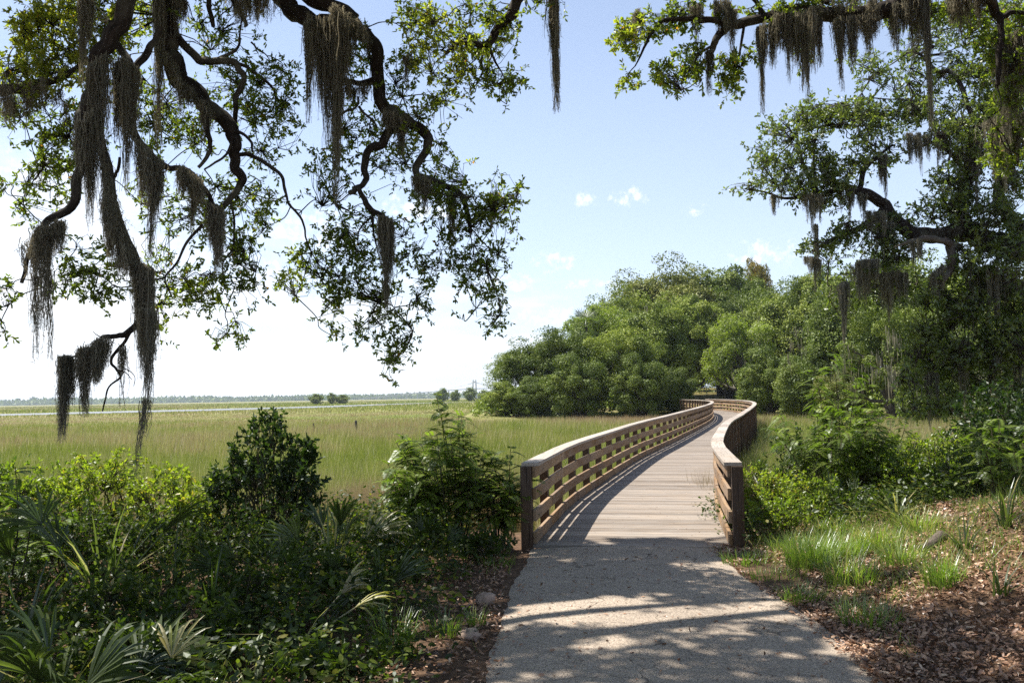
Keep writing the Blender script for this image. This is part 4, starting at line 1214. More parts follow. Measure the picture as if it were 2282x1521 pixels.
def far_tree(px, top, Y, wpx, var, label, mat='wood_leaf', group='trees of the wood behind the boardwalk', name='oak_tree', cat='tree', rot=None, base=None, bark='bark_far'):
    X = P(px, 900, Y)[0]
    gz = float(hgt(X, Y)) - 0.1 if base is None else base
    ztop = P(px, top, Y)[2]
    rw = wpx / 2 / FPX * Y
    H = ztop - gz
    cz, hz_ = CZ.get(var, (1.15, 2.05))
    sz = H / hz_
    t = thing(name, label, cat, (X, Y, gz), group)
    t.rotation_euler = (0, 0, random.uniform(0, 6.28) if rot is None else rot)
    k = (var, mat)
    if k not in VMESH:
        c, tr = VAR[var]
        co = c.build('crown', mat)
        to = tr.build('trunk', bark, smooth=True)
        VMESH[k] = (co, to)
        cc, tt_ = co, to
    else:
        co, to = VMESH[k]
        cc, tt_ = co.copy(), to.copy()
        COL.objects.link(cc)
        COL.objects.link(tt_)
    for o in (cc, tt_):
        o.parent = t
        o.location = (0, 0, cz * sz)
        o.scale = (rw * 1.08, rw * 1.08, sz)
    return t


for a in [
    (1135, 850, 86, 130, 'bushy', 'low olive bush at the left water edge of the wood', 'wood_leaf', None, 'bush'),
    (1195, 838, 84, 120, 'bushy', 'low round bush below the leftmost tree of the wood', 'wood_leaf', None, 'bush'),
    (1180, 748, 90, 190, 'broad', 'leftmost round crowned tree of the wood, airy at its left side', 'wood_leaf'),
    (1265, 714, 88, 190, 'dome', 'second tree from the left of the wood, standing at the marsh edge', 'wood_leaf'),
    (1290, 788, 82, 170, 'bushy', 'dark low tree in front at the marsh edge, left of the boardwalk', 'wood_leaf'),
    (1345, 666, 100, 210, 'dome', 'bright green tree behind the cabbage palm', 'wood_leaf_light'),
    (1400, 626, 106, 220, 'broad', 'oak on the left shoulder of the high dome of trees', 'wood_leaf'),
    (1390, 721, 84, 190, 'loose', 'middle height tree above the left boardwalk railing', 'wood_leaf'),
    (1470, 676, 90, 200, 'tall', 'tall green tree left of the boardwalk bend', 'wood_leaf'),
    (1430, 788, 80, 150, 'bushy', 'dark understory tree close to the left railing', 'wood_leaf'),
    (1510, 564, 118, 300, 'broad', 'highest broad oak forming the left top of the wood', 'wood_leaf'),
    (1610, 568, 120, 260, 'dome', 'second highest oak right of the broad top of the wood', 'wood_leaf'),
    (1700, 572, 124, 130, 'tall', 'orange tinged cypress rising behind the green crowns', 'cypress_leaf'),
    (1530, 636, 104, 210, 'dome', 'mossy oak below the highest crown', 'wood_leaf'),
    (1630, 638, 106, 220, 'broad', 'shaded oak in the middle of the wood', 'wood_leaf'),
    (1650, 698, 92, 180, 'loose', 'pale green feathery tree over the far end of the boardwalk', 'wood_leaf_light'),
    (1720, 616, 110, 200, 'dome', 'oak below the orange cypress', 'wood_leaf'),
    (1775, 616, 102, 220, 'broad', 'round tree right of the pale feathery tree', 'wood_leaf'),
    (1720, 773, 78, 170, 'bushy', 'dark bushy tree just right of the boardwalk bend', 'wood_leaf'),
    (1830, 588, 100, 200, 'tall', 'slim green tree behind the hanging moss tails', 'wood_leaf'),
    (1800, 768, 66, 170, 'bushy', 'dark thicket tree right of the bend, under moss drapes', 'wood_leaf'),
    (1900, 616, 66, 230, 'tall', 'dark oak behind the feathery stems at right', 'wood_leaf'),
    (1955, 551, 90, 280, 'broad', 'oak crown seen below the broken branch', 'wood_leaf'),
    (2060, 546, 90, 260, 'dome', 'oak crown right of the broken branch', 'wood_leaf'),
    (1990, 666, 58, 220, 'loose', 'shadowed tree with bare stems behind the leafy cascade', 'wood_leaf'),
    (2090, 656, 58, 220, 'broad', 'deep green oak in the dark right part of the wood', 'wood_leaf'),
    (2190, 586, 60, 240, 'dome', 'oak near the right edge of the wood', 'wood_leaf'),
    (2290, 576, 56, 240, 'broad', 'rightmost oak of the wood, cut by the frame edge', 'wood_leaf'),
    (1555, 746, 138, 150, 'bushy', 'tree on the lawn behind the chain link fence, left half', 'wood_leaf'),
    (1640, 736, 146, 170, 'bushy', 'tree behind the chain link fence, right half', 'wood_leaf'),
    (2180, 736, 50, 200, 'bushy', 'dark understory tree below the right oaks', 'wood_leaf'),
    (2270, 788, 46, 190, 'bushy', 'lowest dark understory tree at the right edge', 'wood_leaf'),
    (1870, 818, 60, 130, 'bushy', 'round bush at the marsh edge behind the feathery shrub', 'wood_leaf', None, 'bush'),
    (2060, 838, 52, 140, 'bushy', 'dark bush at the back of the right marsh', 'wood_leaf', None, 'bush'),
    (1500, 818, 84, 110, 'bushy', 'black green bush beside the left railing, nearest the bend', 'wood_leaf', None, 'bush'),
]:
    nm, ct = ('bush', 'bush') if len(a) > 8 else ('oak_tree', 'tree')
    if a[6] == 'cypress_leaf':
        nm = 'cypress_tree'
    mt_ = a[6]
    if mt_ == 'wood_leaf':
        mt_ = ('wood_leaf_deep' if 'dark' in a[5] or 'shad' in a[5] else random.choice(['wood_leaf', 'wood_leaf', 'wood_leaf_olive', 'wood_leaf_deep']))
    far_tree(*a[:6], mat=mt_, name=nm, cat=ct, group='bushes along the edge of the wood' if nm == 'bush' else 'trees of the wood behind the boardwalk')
# far marsh islands
for px, top, Y, wpx, lab in [
    (705, 876, 420, 36, 'leftmost of the far dark trees standing out on the marsh'),
    (740, 874, 430, 24, 'small narrow far tree in the middle of the left marsh clump'),
    (762, 878, 430, 36, 'low wide far tree at the right of the left marsh clump'),
    (985, 864, 480, 34, 'far tree behind the tip of the tall feathery shrub'),
    (1014, 868, 480, 26, 'small far tree just right of the feathery shrub tip'),
    (1048, 862, 470, 34, 'far dark tree standing before the bridge tower'),
    (1085, 868, 460, 46, 'far tree touching the left end of the wood'),
]:
    far_tree(px, top, Y, wpx, 'bushy', lab, group='far trees out on the marsh', base=-0.6)
# stuff: a low wood closing the view behind the near trees, and the far shore
mb = MB()
nn_ = 26000
xx = -2600 + 3400 * rng.random(nn_)
yy = 2500 + 250 * rng.random(nn_) + 0.05 * xx
top = 1.5 + 10 * vn(xx, 0 * xx, sc=190, seed=61) + 5 * vn(xx, 0 * xx, sc=35, seed=62)
zz = top * rng.random(nn_) ** 0.6
dirs = rand_dir(nn_)
leaves(mb, np.stack([xx, yy, zz - 0.5], 1), dirs, 9 + 5 * rng.random(nn_), 6, np.clip(rng.normal(0.45, 0.2, nn_), 0, 1), shape='quad')
tag(mb.build('far_shore', 'wood_leaf_deep'), 'low blue wooded shore along the far horizon', 'shore', kind='stuff')

mb = MB()
nn_ = 90000
xx = -4 + 74 * rng.random(nn_)
yy = 60 + 70 * rng.random(nn_) ** 1.5
ok = (land_w(xx, yy) > 0.3) & ~((np.abs(xx - (17.0 + (yy - 80) * 0.23)) < 3.6) & (yy < 126)) & ~((xx > 10) & (xx < 19) & (yy < 83))
xx, yy = xx[ok], yy[ok]
cl_ = vn(xx, yy, sc=2.5, seed=71)
zz = hgt(xx, yy) + (0.3 + 3.0 * cl_) * rng.random(len(xx)) * np.where(xx < 16, 0.62, 1)
leaves(mb, np.stack([xx, yy, zz], 1), rand_dir(len(xx)), 0.35, 0.2, np.clip(rng.normal(0.35, 0.2, len(xx)), 0, 1), shape='quad')
tag(mb.build('undergrowth', 'wood_leaf'), 'dense dark undergrowth between the trunks of the wood', 'undergrowth', kind='stuff')

# moss veil in the wood
mb = MB()
for (px, top, Y, n) in [(1500, 660, 112, 260), (1450, 680, 104, 160), (1560, 670, 113, 200), (1620, 690, 104, 120), (1800, 730, 94, 160), (1780, 800, 90, 120), (1850, 750, 60, 40), (1900, 760, 60, 40), (1960, 740, 56, 50), (2040, 740, 56, 60), (2120, 740, 56, 60), (2200, 720, 56, 90), (2260, 720, 54, 90), (1700, 740, 102, 120), (2000, 800, 55, 200), (2230, 800, 48, 200)]:
    for _ in range(n // 9):
        c0 = P(px + random.gauss(0, 40), top + abs(random.gauss(20, 40)), Y - 3.2 + random.gauss(0, 1.2))
        L = random.uniform(0.6, 2.0)
        k = 9
        st = c0 + rng.normal(size=(k, 3)) * np.array([0.16, 0.16, 0.25])
        dd = rng.normal(size=(k, 3)) * 0.05
        dd[:, 2] = -1
        leaves(mb, st, unit(dd), 0.8 * L * (0.4 + 0.6 * rng.random(k)), 0.055, np.clip(rng.normal(0.4, 0.2, k), 0, 1), shape='tri', nrm=rng.normal(size=(k, 3)) * np.array([1, 1, 0.05]))
tag(mb.build('moss_veil', 'moss'), 'grey moss wisps hanging inside the crowns of the far wood', 'moss', kind='stuff')

# cabbage palm
def palm(px, top, Y, label, r=1.6):
    X = P(px, 900, Y)[0]
    gz = float(hgt(X, Y)) - 0.1
    ztop = P(px, top, Y)[2] - r * 0.5
    t = thing('cabbage_palm', label, 'palm', (X, Y, gz))
    mb = MB()
    mb.tube(spline(np.array([[X, Y, gz], [X + 0.1, Y, (gz + ztop) / 2], [X, Y, ztop]]), 5), 0.22, 8, 0.15)
    mb.build('trunk', 'bark_far', t, smooth=True)
    mb = MB()
    for k in range(26):
        d = rand_dir(1, 0.25)[0]
        c = np.array([X, Y, ztop]) + d * r * 0.55
        n = 12
        a = np.linspace(-1.3, 1.3, n)
        s = unit(np.cross(d, [0, 0, 1.0]))
        dd = np.cos(a)[:, None] * d + np.sin(a)[:, None] * s + np.array([0, 0, -0.2])
        leaves(mb, np.repeat(c[None], n, 0), unit(dd), r * 0.62, 0.10, np.full(n, 0.5 + 0.2 * random.random()), shape='quad', nrm=np.repeat(np.cross(d, s)[None], n, 0) + rng.normal(size=(n, 3)) * 0.2)
        mb.tube(np.array([[X, Y, ztop], c]), 0.02, 4, 0, v=0.5, cap=False)
    mb.build('crown', 'palmetto', t)


palm(1308, 705, 96, 'cabbage palm poking through the leafy crowns at left of the wood', 2.0)

# ------------------------------------------------------------------ marsh posts, fence, far bridge
for px, top, base, wpx, lab in [(795, 936, 966, 6, 'thickest grey post standing in the marsh'), (700, 942, 962, 3, 'thin leaning stake left of the thick marsh post'), (185, 953, 966, 3.4, 'short post in the marsh behind the moss club'), (47, 957, 967, 3, 'leftmost small post far out in the marsh')]:
    Y = 1950 * 2.2 / (base - (902 - 0.0167 * px))
    b = P(px, base, Y)
    z0 = float(hgt(b[0], Y)) - 0.2
    tz = P(px, top, Y)[2]
    r = wpx / 2 / FPX * Y
    mb = MB()
    lean = -0.05 * (tz - z0)
    S = np.array([[b[0], Y, z0], [b[0] + lean * 0.4, Y, (z0 + tz) / 2], [b[0] + lean, Y, tz - 0.05], [b[0] + lean, Y, tz]])
    mb.tube(S, [r * 1.05, r, r * 0.96, r * 0.7], 8, 0.15, seed=int(px))
    tag(mb.build('wooden_post', 'oldpost', origin=(b[0], Y, z0)), lab, 'post', 'old posts standing in the marsh')

fY = 122
fb = float(hgt(P(1570, 870, fY)[0], fY))
x0, x1 = P(1490, 868, fY)[0], P(1660, 868, fY)[0]
fe = thing('chain_link_fence', 'grey chain link fence on the lawn beyond the boardwalk', 'fence', ((x0 + x1) / 2, fY, fb))
mb = MB()
for k in np.arange(-1.3, x1 - x0 + 1.3, 0.11):
    for sg in (1, -1):
        a = np.array([x0 + k, fY, fb])
        b = a + np.array([sg * 1.15, 0, 1.15])
        mb.tube(np.array([a, b]), 0.007, 3, 0, cap=False)
mb.build('wire_mesh', 'steel', fe)
mb = MB()
mb.tube(np.array([[x0, fY, fb + 1.2], [x1, fY, fb + 1.2]]), 0.03, 6)
mb.build('top_rail', 'steel', fe)
for k in range(5):
    xx_ = x0 + (x1 - x0) * k / 4
    mb = MB()
    mb.tube(np.array([[xx_, fY - 0.04, fb - 0.2], [xx_, fY - 0.04, fb + 1.25]]), 0.04, 6)
    mb.build('fence_post', 'steel', fe)

BY = 2300.0
br = thing('cable_bridge', 'pale far off cable stayed bridge with one tall tower', 'bridge', (P(1058, 880, BY)[0], BY, -0.5))
prof = spline(np.array([P(800, 889, BY), P(860, 882.5, BY), P(930, 875.5, BY), P(1000, 869.5, BY), P(1058, 866, BY), P(1120, 864.5, BY), P(1200, 864, BY)]), 6)
mb = MB()
for a, b in zip(prof[:-1], prof[1:]):
    d = unit(b - a)
    mb.box((a + b) / 2, d, (0, 1, 0), np.cross(d, (0, 1, 0)), (np.linalg.norm(b - a), 12, 2.2))
mb.build('bridge_deck', 'concrete', br)
xt = P(1058, 880, BY)[0]
zt = P(1058, 846, BY)[2]
for sx in (-3.2, 3.2):
    mb = MB()
    mb.tube(np.array([[xt + sx * 1.6, BY - 9, -1], [xt + sx * 1.3, BY - 9, 25], [xt + sx, BY - 9, zt]]), [2.4, 2.0, 1.6], 6)
    mb.build('tower_leg', 'concrete', br)
mb = MB()
mb.box((xt, BY - 9, zt - 6), (1, 0, 0), (0, 1, 0), (0, 0, 1), (8, 2, 2.5))
mb.box((xt, BY - 9, 24), (1, 0, 0), (0, 1, 0), (0, 0, 1), (8, 2, 2.5))
mb.build('cross_beam', 'concrete', br)
for q in prof[::2]:
    if q[2] > 4 and abs(q[0] - xt) > 15:
        mb = MB()
        mb.tube(np.array([[q[0], BY, -1], [q[0], BY, q[2] - 1]]), 1.3, 6)
        mb.build('pier', 'concrete', br)
for k in range(1, 9):
    for sg in (-1, 1):
        xq = xt + sg * k * 14
        zq = np.interp(xq, prof[:, 0], prof[:, 2])
        mb = MB()
        mb.tube(np.array([[xt, BY - 9, zt - 2 - k * 0.8], [xq, BY - 6, zq]]), 0.16, 4)
        mb.build('stay_cable', 'steel', br)


# ------------------------------------------------------------------ near plants
def ground_hit(px, py):
    d_ = ray(px, py)
    s_ = 3.0
    while s_ < 30:
        p_ = np.array([0, 0, EYE]) + d_ / d_[1] * s_
        if p_[2] < float(hgt(p_[0], p_[1])):
            break
        s_ += 0.04
    return p_


def stems_to(mb, base, tips, r0, bend=0.12):
    for tpt in tips:
        b = base + np.array([random.gauss(0, 0.06), random.gauss(0, 0.06), -0.05])
        L = np.linalg.norm(tpt - b)
        mid = b * 0.55 + tpt * 0.45 + np.array([0, 0, 0.10 * L]) + rng.normal(size=3) * bend * L * 0.5
        S = spline(np.array([b, mid, tpt]), 5)
        mb.tube(S, np.linspace(r0, r0 * 0.3, len(S)), 5, 0, cap=False)


def shrub(px, bpy_, Y, hgt_m, wid, label, mat, n=190, leaf=(0.04, 0.07), per=12, bright=0.5, zlow=0.25, group=None, name='shrub', depth=None, thr=0.36, cone=0.0, wr=0.45, X=None):
    if X is None:
        X = P(px, 1000, Y)[0]
    gz = float(hgt(X, Y)) - 0.02
    base = np.array([X, Y, gz])
    t = thing(name, label, 'shrub', tuple(base), group)
    dp = wid if depth is None else depth
    tips = []
    k = 0
    q = rng.normal(size=(n * 4, 3))
    q = q / np.linalg.norm(q, axis=1)[:, None] * (rng.random(n * 4) ** 0.42)[:, None]
    zz = (q[:, 2] * 0.5 + 0.5)
    sc = 1 - cone * zz
    pts = base + np.stack([q[:, 0] * wid / 2 * sc, q[:, 1] * dp / 2 * sc, hgt_m * (zlow + (1 - zlow) * zz)], 1)
    nz = vn(pts[:, 0], pts[:, 1], pts[:, 2], sc=0.22, seed=int(px) + 5)
    pts = pts[nz > thr][:n]
    wood, cr_ = MB(), MB()
    m = max(5, n // 9)
    stems_to(wood, base, pts[:m], 0.010)
    sub = pts[:m]
    dd = ((pts[:, None] - sub[None]) ** 2).sum(-1)
    for p, s_ in zip(pts[m:], sub[dd[m:].argmin(1)]):
        wood.tube(np.array([s_ * 0.75 + base * 0.25 + np.array([0, 0, 0.05]), (p + s_) / 2, p]), [0.004, 0.003, 0.002], 3, 0, cap=False)
    nn = len(pts)
    d = unit(unit(pts - base - np.array([0, 0, hgt_m * 0.25])) * 0.8 + rng.normal(size=(nn, 3)) * 0.5 + np.array([0, 0, 0.35]))
    tl = 0.10 + 0.10 * rng.random(nn)
    f = rng.random((nn, per))
    bs = pts[:, None] + d[:, None] * ((f - 0.35) * tl[:, None])[..., None]
    ld = unit(d[:, None] * 0.5 + rng.normal(size=(nn, per, 3)) * 0.65)
    L = leaf[0] + (leaf[1] - leaf[0]) * rng.random((nn, per))
    v = np.clip(bright + rng.normal(0, 0.18, (nn, per)) + 0.1 * rng.normal(size=(nn, 1)), 0, 0.97)
    leaves(cr_, bs.reshape(-1, 3), ld.reshape(-1, 3), L.ravel(), L.ravel() * wr, v.ravel(), curl=0.12)
    wood.build('stem', 'stem', t)
    cr_.build('foliage', mat, t)
    return t


def feathery(px, Y, hgt_m, wid, label, nst=11, nleaf=17, bright=0.45, group=None, name='feathery_shrub', lead=None, bare=0.3, fl=(0.18, 0.30), X=None):
    if X is None:
        X = P(px, 1000, Y)[0]
    gz = float(hgt(X, Y)) - 0.02
    base = np.array([X, Y, gz])
    t = thing(name, label, 'shrub', tuple(base), group)
    wood, cr_ = MB(), MB()
    for s_ in range(nst):
        a = random.uniform(0, 6.28)
        rr = wid / 2 * math.sqrt(random.random())
        hh_ = hgt_m * random.uniform(0.42, 0.92) * (1 - 0.25 * (rr / (wid / 2)) ** 2)
        if lead is not None and s_ == 0:
            tip = base + np.array([lead[0], 0, hgt_m])
        else:
            tip = base + np.array([rr * math.cos(a), rr * math.sin(a), hh_])
        b = base + np.array([0.25 * rr * math.cos(a), 0.25 * rr * math.sin(a), 0])
        mid = b * 0.5 + tip * 0.5 + np.array([random.gauss(0, .04), random.gauss(0, .04), 0.08])
        S = spline(np.array([b, mid, tip]), 6)
        wood.tube(S, np.linspace(0.011, 0.003, len(S)), 5, 0, cap=False)
        for k in range(nleaf):
            f = bare + (1 - bare) * (k + random.random()) / nleaf
            p0 = np.array([np.interp(f, np.linspace(0, 1, len(S)), S[:, c]) for c in range(3)])
            an = random.uniform(0, 6.28)
            out = np.array([math.cos(an), math.sin(an), random.uniform(-0.15, 1.0)])
            L = random.uniform(*fl) * (1.1 - 0.3 * f)
            tt = np.linspace(0, 1, 6)
            rach = p0 + out * (L * tt)[:, None] + np.array([0, 0, -1]) * (0.55 * L * tt ** 2)[:, None]
            wood.tube(rach, 0.0022, 3, 0, cap=False)
            m = 15
            ff = np.linspace(0.12, 1, m)
            pp = np.stack([np.interp(ff, tt, rach[:, c]) for c in range(3)], 1)
            T = unit(np.gradient(pp, axis=0))
            sd = unit(np.cross(T, [0, 0, 1.0]))
            ll = 0.028 + 0.034 * np.sin(np.pi * (0.15 + 0.8 * ff))
            vb = np.clip(bright + random.gauss(0, 0.16) + rng.normal(0, 0.06, m), 0, 1)
            up = np.cross(sd, T)
            for sg in (1, -1):
                leaves(cr_, pp, unit(sd * sg + T * 0.35 + up * random.uniform(-0.3, 0.15)), ll, ll * 0.30, vb, nrm=up + rng.normal(size=(m, 3)) * 0.15, shape='quad')
    wood.build('stem', 'stem', t)
    cr_.build('foliage', 'feather', t)
    return t


def frond_mesh(base, az, el, pet, fan, nb, v, droop=0.35, half=1.75, tilt=0.0):
    """one palmetto frond: petiole and folded blades"""
    mb = MB()
    h = np.array([math.cos(az), math.sin(az), 0])
    d0 = h * math.cos(el) + UP * math.sin(el)
    tt = np.linspace(0, 1, 6)
    P0 = base + d0 * (pet * tt)[:, None] - UP * (0.10 * pet * tt ** 2)[:, None]
    mb.tube(P0, np.linspace(0.008, 0.005, 6), 5, 0, v=min(1, v + 0.1), cap=False)
    d = unit(P0[-1] - P0[-2])
    s = unit(np.cross(d, UP))
    s = unit(s * math.cos(tilt) + np.cross(d, s) * math.sin(tilt))
    nn = np.cross(s, d)
    for k in range(nb):
        a = -half + 2 * half * k / (nb - 1) + random.gauss(0, 0.03)
        bd = d * math.cos(a) + s * math.sin(a)
        L = fan * (0.78 + 0.22 * math.cos(a * 0.8)) * random.uniform(0.88, 1.06)
        wv = 0.030 * fan / 0.5
        pr = np.array([0.0, 0.25, 0.55, 0.8, 1.0])
        wd_ = wv * np.array([0.25, 0.75, 1.0, 0.6, 0.03])
        dr = droop * random.uniform(0.5, 1.4)
        c = P0[-1] + bd * (L * pr)[:, None] - UP * (dr * L * pr ** 2.6)[:, None] + nn * (0.02 * math.sin(k * 1.7) * pr)[:, None]
        sd = unit(np.cross(bd, nn))
        Lf = c + sd * (wd_ / 2)[:, None] + nn * (wd_ * 0.22)[:, None]
        Rt = c - sd * (wd_ / 2)[:, None] + nn * (wd_ * 0.22)[:, None]
        V = np.concatenate([Lf, c, Rt])
        i = np.arange(4)
        F = np.concatenate([np.stack([i, i + 5, i + 6, i + 1], -1), np.stack([i + 5, i + 10, i + 11, i + 6], -1)])
        mb.add(V, F, np.clip(v + random.gauss(0, 0.06), 0, 0.99))
    return mb


def palmetto(px, Y, label, nf=7, pet=0.55, fan=0.5, v=0.55, el=(0.5, 1.3), az=None, dead=0, group='saw palmettos', nb=14, droop=0.35, X=None, z=None):
    if X is None:
        X = P(px, 1000, Y)[0]
    gz = float(hgt(X, Y)) if z is None else z
    base = np.array([X, Y, gz])
    fan = fan * 0.82
    t = thing('saw_palmetto', label, 'palmetto', tuple(base), group)
    for k in range(nf):
        a = (k + random.random() * 0.7) * 6.283 / nf if az is None else random.uniform(*az)
        vv_ = v + random.gauss(0, 0.1)
        e = random.uniform(*el)
        if k < dead:
            vv_ = 0.93
        vv_ = min(vv_, 0.84) if k >= dead else vv_
        m_ = frond_mesh(base + np.array([random.gauss(0, .04), random.gauss(0, .04), 0]), a, e, pet * random.uniform(0.7, 1.2), fan * random.uniform(0.8, 1.15), nb, vv_, droop, tilt=random.gauss(0, 0.9), half=random.uniform(0.4, 1.25))
        o = m_.build('frond', 'palmetto', t)
        if k < dead:
            o['label'] = 'yellowed frond'
    return t


def tuft(X, Y, label, n=160, L=(0.25, 0.45), sp=0.12, v=0.5, group='grass tufts by the path', mat='grass', bend=0.6, w=0.008, name='grass_tuft'):
    gz = float(hgt(X, Y)) - 0.01
    mb = MB()
    a = rng.random(n) * 6.283
    r = sp * np.sqrt(rng.random(n))
    b = np.stack([X + r * np.cos(a), Y + r * np.sin(a), np.full(n, gz)], 1)
    a2 = a + rng.normal(0, 0.7, n)
    out = np.stack([np.cos(a2), np.sin(a2), 0 * a2], 1)
    LL = L[0] + (L[1] - L[0]) * rng.random(n)
    bd = bend * (0.3 + rng.random(n))
    K = 5
    t = np.linspace(0, 1, K)
    C = b[:, None] + out[:, None] * ((LL * bd)[:, None] * t ** 1.8)[..., None] + UP * ((LL * (1 - 0.35 * bd))[:, None] * (t - 0.38 * bd[:, None] * t ** 2.5))[..., None]
    sd = unit(np.cross(out, UP))[:, None]
    hw = (w / 2 * (1 - 0.92 * t ** 1.5))[None, :, None]
    V = np.stack([C - sd * hw, C + sd * hw], 2).reshape(n, K * 2, 3)
    q = (np.arange(n) * K * 2)[:, None] + (np.arange(K - 1) * 2)[None]
    mb.add(V.reshape(-1, 3), np.stack([q, q + 1, q + 3, q + 2], -1).reshape(-1, 4), np.repeat(np.clip(v + rng.normal(0, 0.2, n), 0, 1), K * 2))
    o = mb.build(name, mat, origin=(X, Y, gz))
    tag(o, label, 'grass', group)
    return o


# left side
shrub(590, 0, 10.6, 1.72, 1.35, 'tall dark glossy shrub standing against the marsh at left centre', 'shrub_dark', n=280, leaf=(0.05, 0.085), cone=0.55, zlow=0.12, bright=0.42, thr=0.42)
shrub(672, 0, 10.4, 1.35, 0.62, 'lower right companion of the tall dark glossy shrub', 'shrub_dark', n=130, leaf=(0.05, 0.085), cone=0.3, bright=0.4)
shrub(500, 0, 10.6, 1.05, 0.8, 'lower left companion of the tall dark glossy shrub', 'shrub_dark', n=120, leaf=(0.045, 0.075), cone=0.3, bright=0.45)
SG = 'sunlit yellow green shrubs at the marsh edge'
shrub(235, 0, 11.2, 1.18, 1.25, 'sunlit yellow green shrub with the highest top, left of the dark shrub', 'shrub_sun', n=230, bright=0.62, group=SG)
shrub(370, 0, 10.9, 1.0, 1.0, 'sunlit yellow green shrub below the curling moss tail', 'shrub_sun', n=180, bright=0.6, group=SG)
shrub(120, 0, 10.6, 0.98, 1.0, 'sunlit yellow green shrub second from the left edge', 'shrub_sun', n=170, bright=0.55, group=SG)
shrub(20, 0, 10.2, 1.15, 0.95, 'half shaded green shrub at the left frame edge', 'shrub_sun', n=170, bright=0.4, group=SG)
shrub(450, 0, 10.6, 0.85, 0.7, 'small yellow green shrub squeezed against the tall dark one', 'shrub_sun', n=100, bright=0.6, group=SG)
feathery(1010, 10.6, 1.80, 1.45, 'tall feathery leaved shrub left of the boardwalk entrance', nst=30, nleaf=26, lead=(-0.2,), bare=0.36)
feathery(1110, 10.5, 1.30, 0.85, 'lower feathery shrub brushing the left end post', nst=16, nleaf=22, bare=0.25)
feathery(915, 10.2, 1.25, 0.8, 'feathery shrub forming the left shoulder of the tall one', nst=14, nleaf=22, bare=0.3)
feathery(15, 7.6, 1.55, 0.7, 'dark fern leaved shrub at the left frame edge', nst=6, nleaf=16, bright=0.25)
feathery(85, 8.4, 1.25, 0.6, 'thin dark stalk with drooping ferny leaves at left', nst=4, nleaf=9, bright=0.3)
palmetto(735, 8.6, 'saw palmetto with pale upright blades catching the sun, in front of the reddish grass', nf=8, pet=0.55, fan=0.55, v=0.72, el=(0.8, 1.45), dead=1)
palmetto(590, 8.0, 'saw palmetto with one bright folded blade, left of the pale upright one', nf=6, pet=0.6, fan=0.5, v=0.5, el=(0.5, 1.2))
palmetto(830, 7.2, 'dark fan palmetto leaning over the leaf litter near the path', nf=6, pet=0.45, fan=0.45, v=0.35, el=(0.3, 1.0))
palmetto(640, 6.3, 'low palmetto with a yellowed frond reaching towards the path', nf=7, pet=0.5, fan=0.5, v=0.45, el=(0.2, 0.9), dead=2)
palmetto(210, 7.4, 'tall palmetto with long slanting blades before the sunlit shrubs', nf=6, pet=0.9, fan=0.65, v=0.55, el=(0.7, 1.35))
palmetto(130, 4.9, 'nearest palmetto with broad arching blades at bottom left', nf=8, pet=0.45, fan=0.62, v=0.55, el=(0.4, 1.3))
palmetto(330, 5.2, 'low palmetto with a yellowish fan at the bottom, right of the nearest one', nf=6, pet=0.4, fan=0.42, v=0.6, el=(0.3, 1.1), dead=1)
palmetto(930, 9.2, 'small dark palmetto under the feathery shrub', nf=6, pet=0.4, fan=0.4, v=0.35, el=(0.5, 1.3))
SL = 'long bladed strap leaf plants in the left thicket'
for px, Y, n, L, v, w, bd, lab in [
    (742, 8.7, 26, (0.55, 0.95), 0.86, 0.034, 0.45, 'pale upright sword shaped blades catching the sun before the reddish grass'),
    (625, 8.1, 16, (0.5, 0.9), 0.80, 0.032, 0.75, 'bright folded blades arching out of the dark middle of the thicket'),
    (850, 7.6, 18, (0.4, 0.8), 0.66, 0.024, 0.9, 'thin blades arching towards the path from the thicket edge'),
    (230, 7.6, 22, (0.7, 1.25), 0.70, 0.034, 0.6, 'tall slanting sword blades in front of the sunlit shrubs'),
    (60, 6.2, 22, (0.6, 1.1), 0.55, 0.036, 0.6, 'grey green sword blades at the left frame edge'),
    (130, 4.7, 20, (0.45, 0.85), 0.74, 0.032, 0.75, 'nearest broad arching blades in the bottom left corner'),
    (250, 5.0, 14, (0.4, 0.7), 0.80, 0.026, 0.95, 'light green curving blades right of the nearest ones'),
    (480, 6.6, 18, (0.5, 0.9), 0.62, 0.030, 0.6, 'dark upright blades in the middle of the shade'),
    (660, 6.0, 14, (0.45, 0.75), 0.90, 0.028, 1.0, 'yellowed blades reaching over the litter near the bottom'),
    (390, 8.4, 18, (0.6, 1.0), 0.64, 0.030, 0.55, 'straight dim blades below the tall dark shrub'),
    (560, 5.2, 12, (0.35, 0.6), 0.72, 0.024, 0.9, 'small curved blades at the bottom of the thicket'),
    (930, 8.6, 14, (0.35, 0.6), 0.60, 0.024, 0.7, 'short blades under the feathery shrub'),
]:
    tuft(P(px, 1000, Y)[0], Y, lab, n, L, 0.07, v, group=SL, mat='palmetto', bend=bd, w=w, name='strap_leaf_plant')
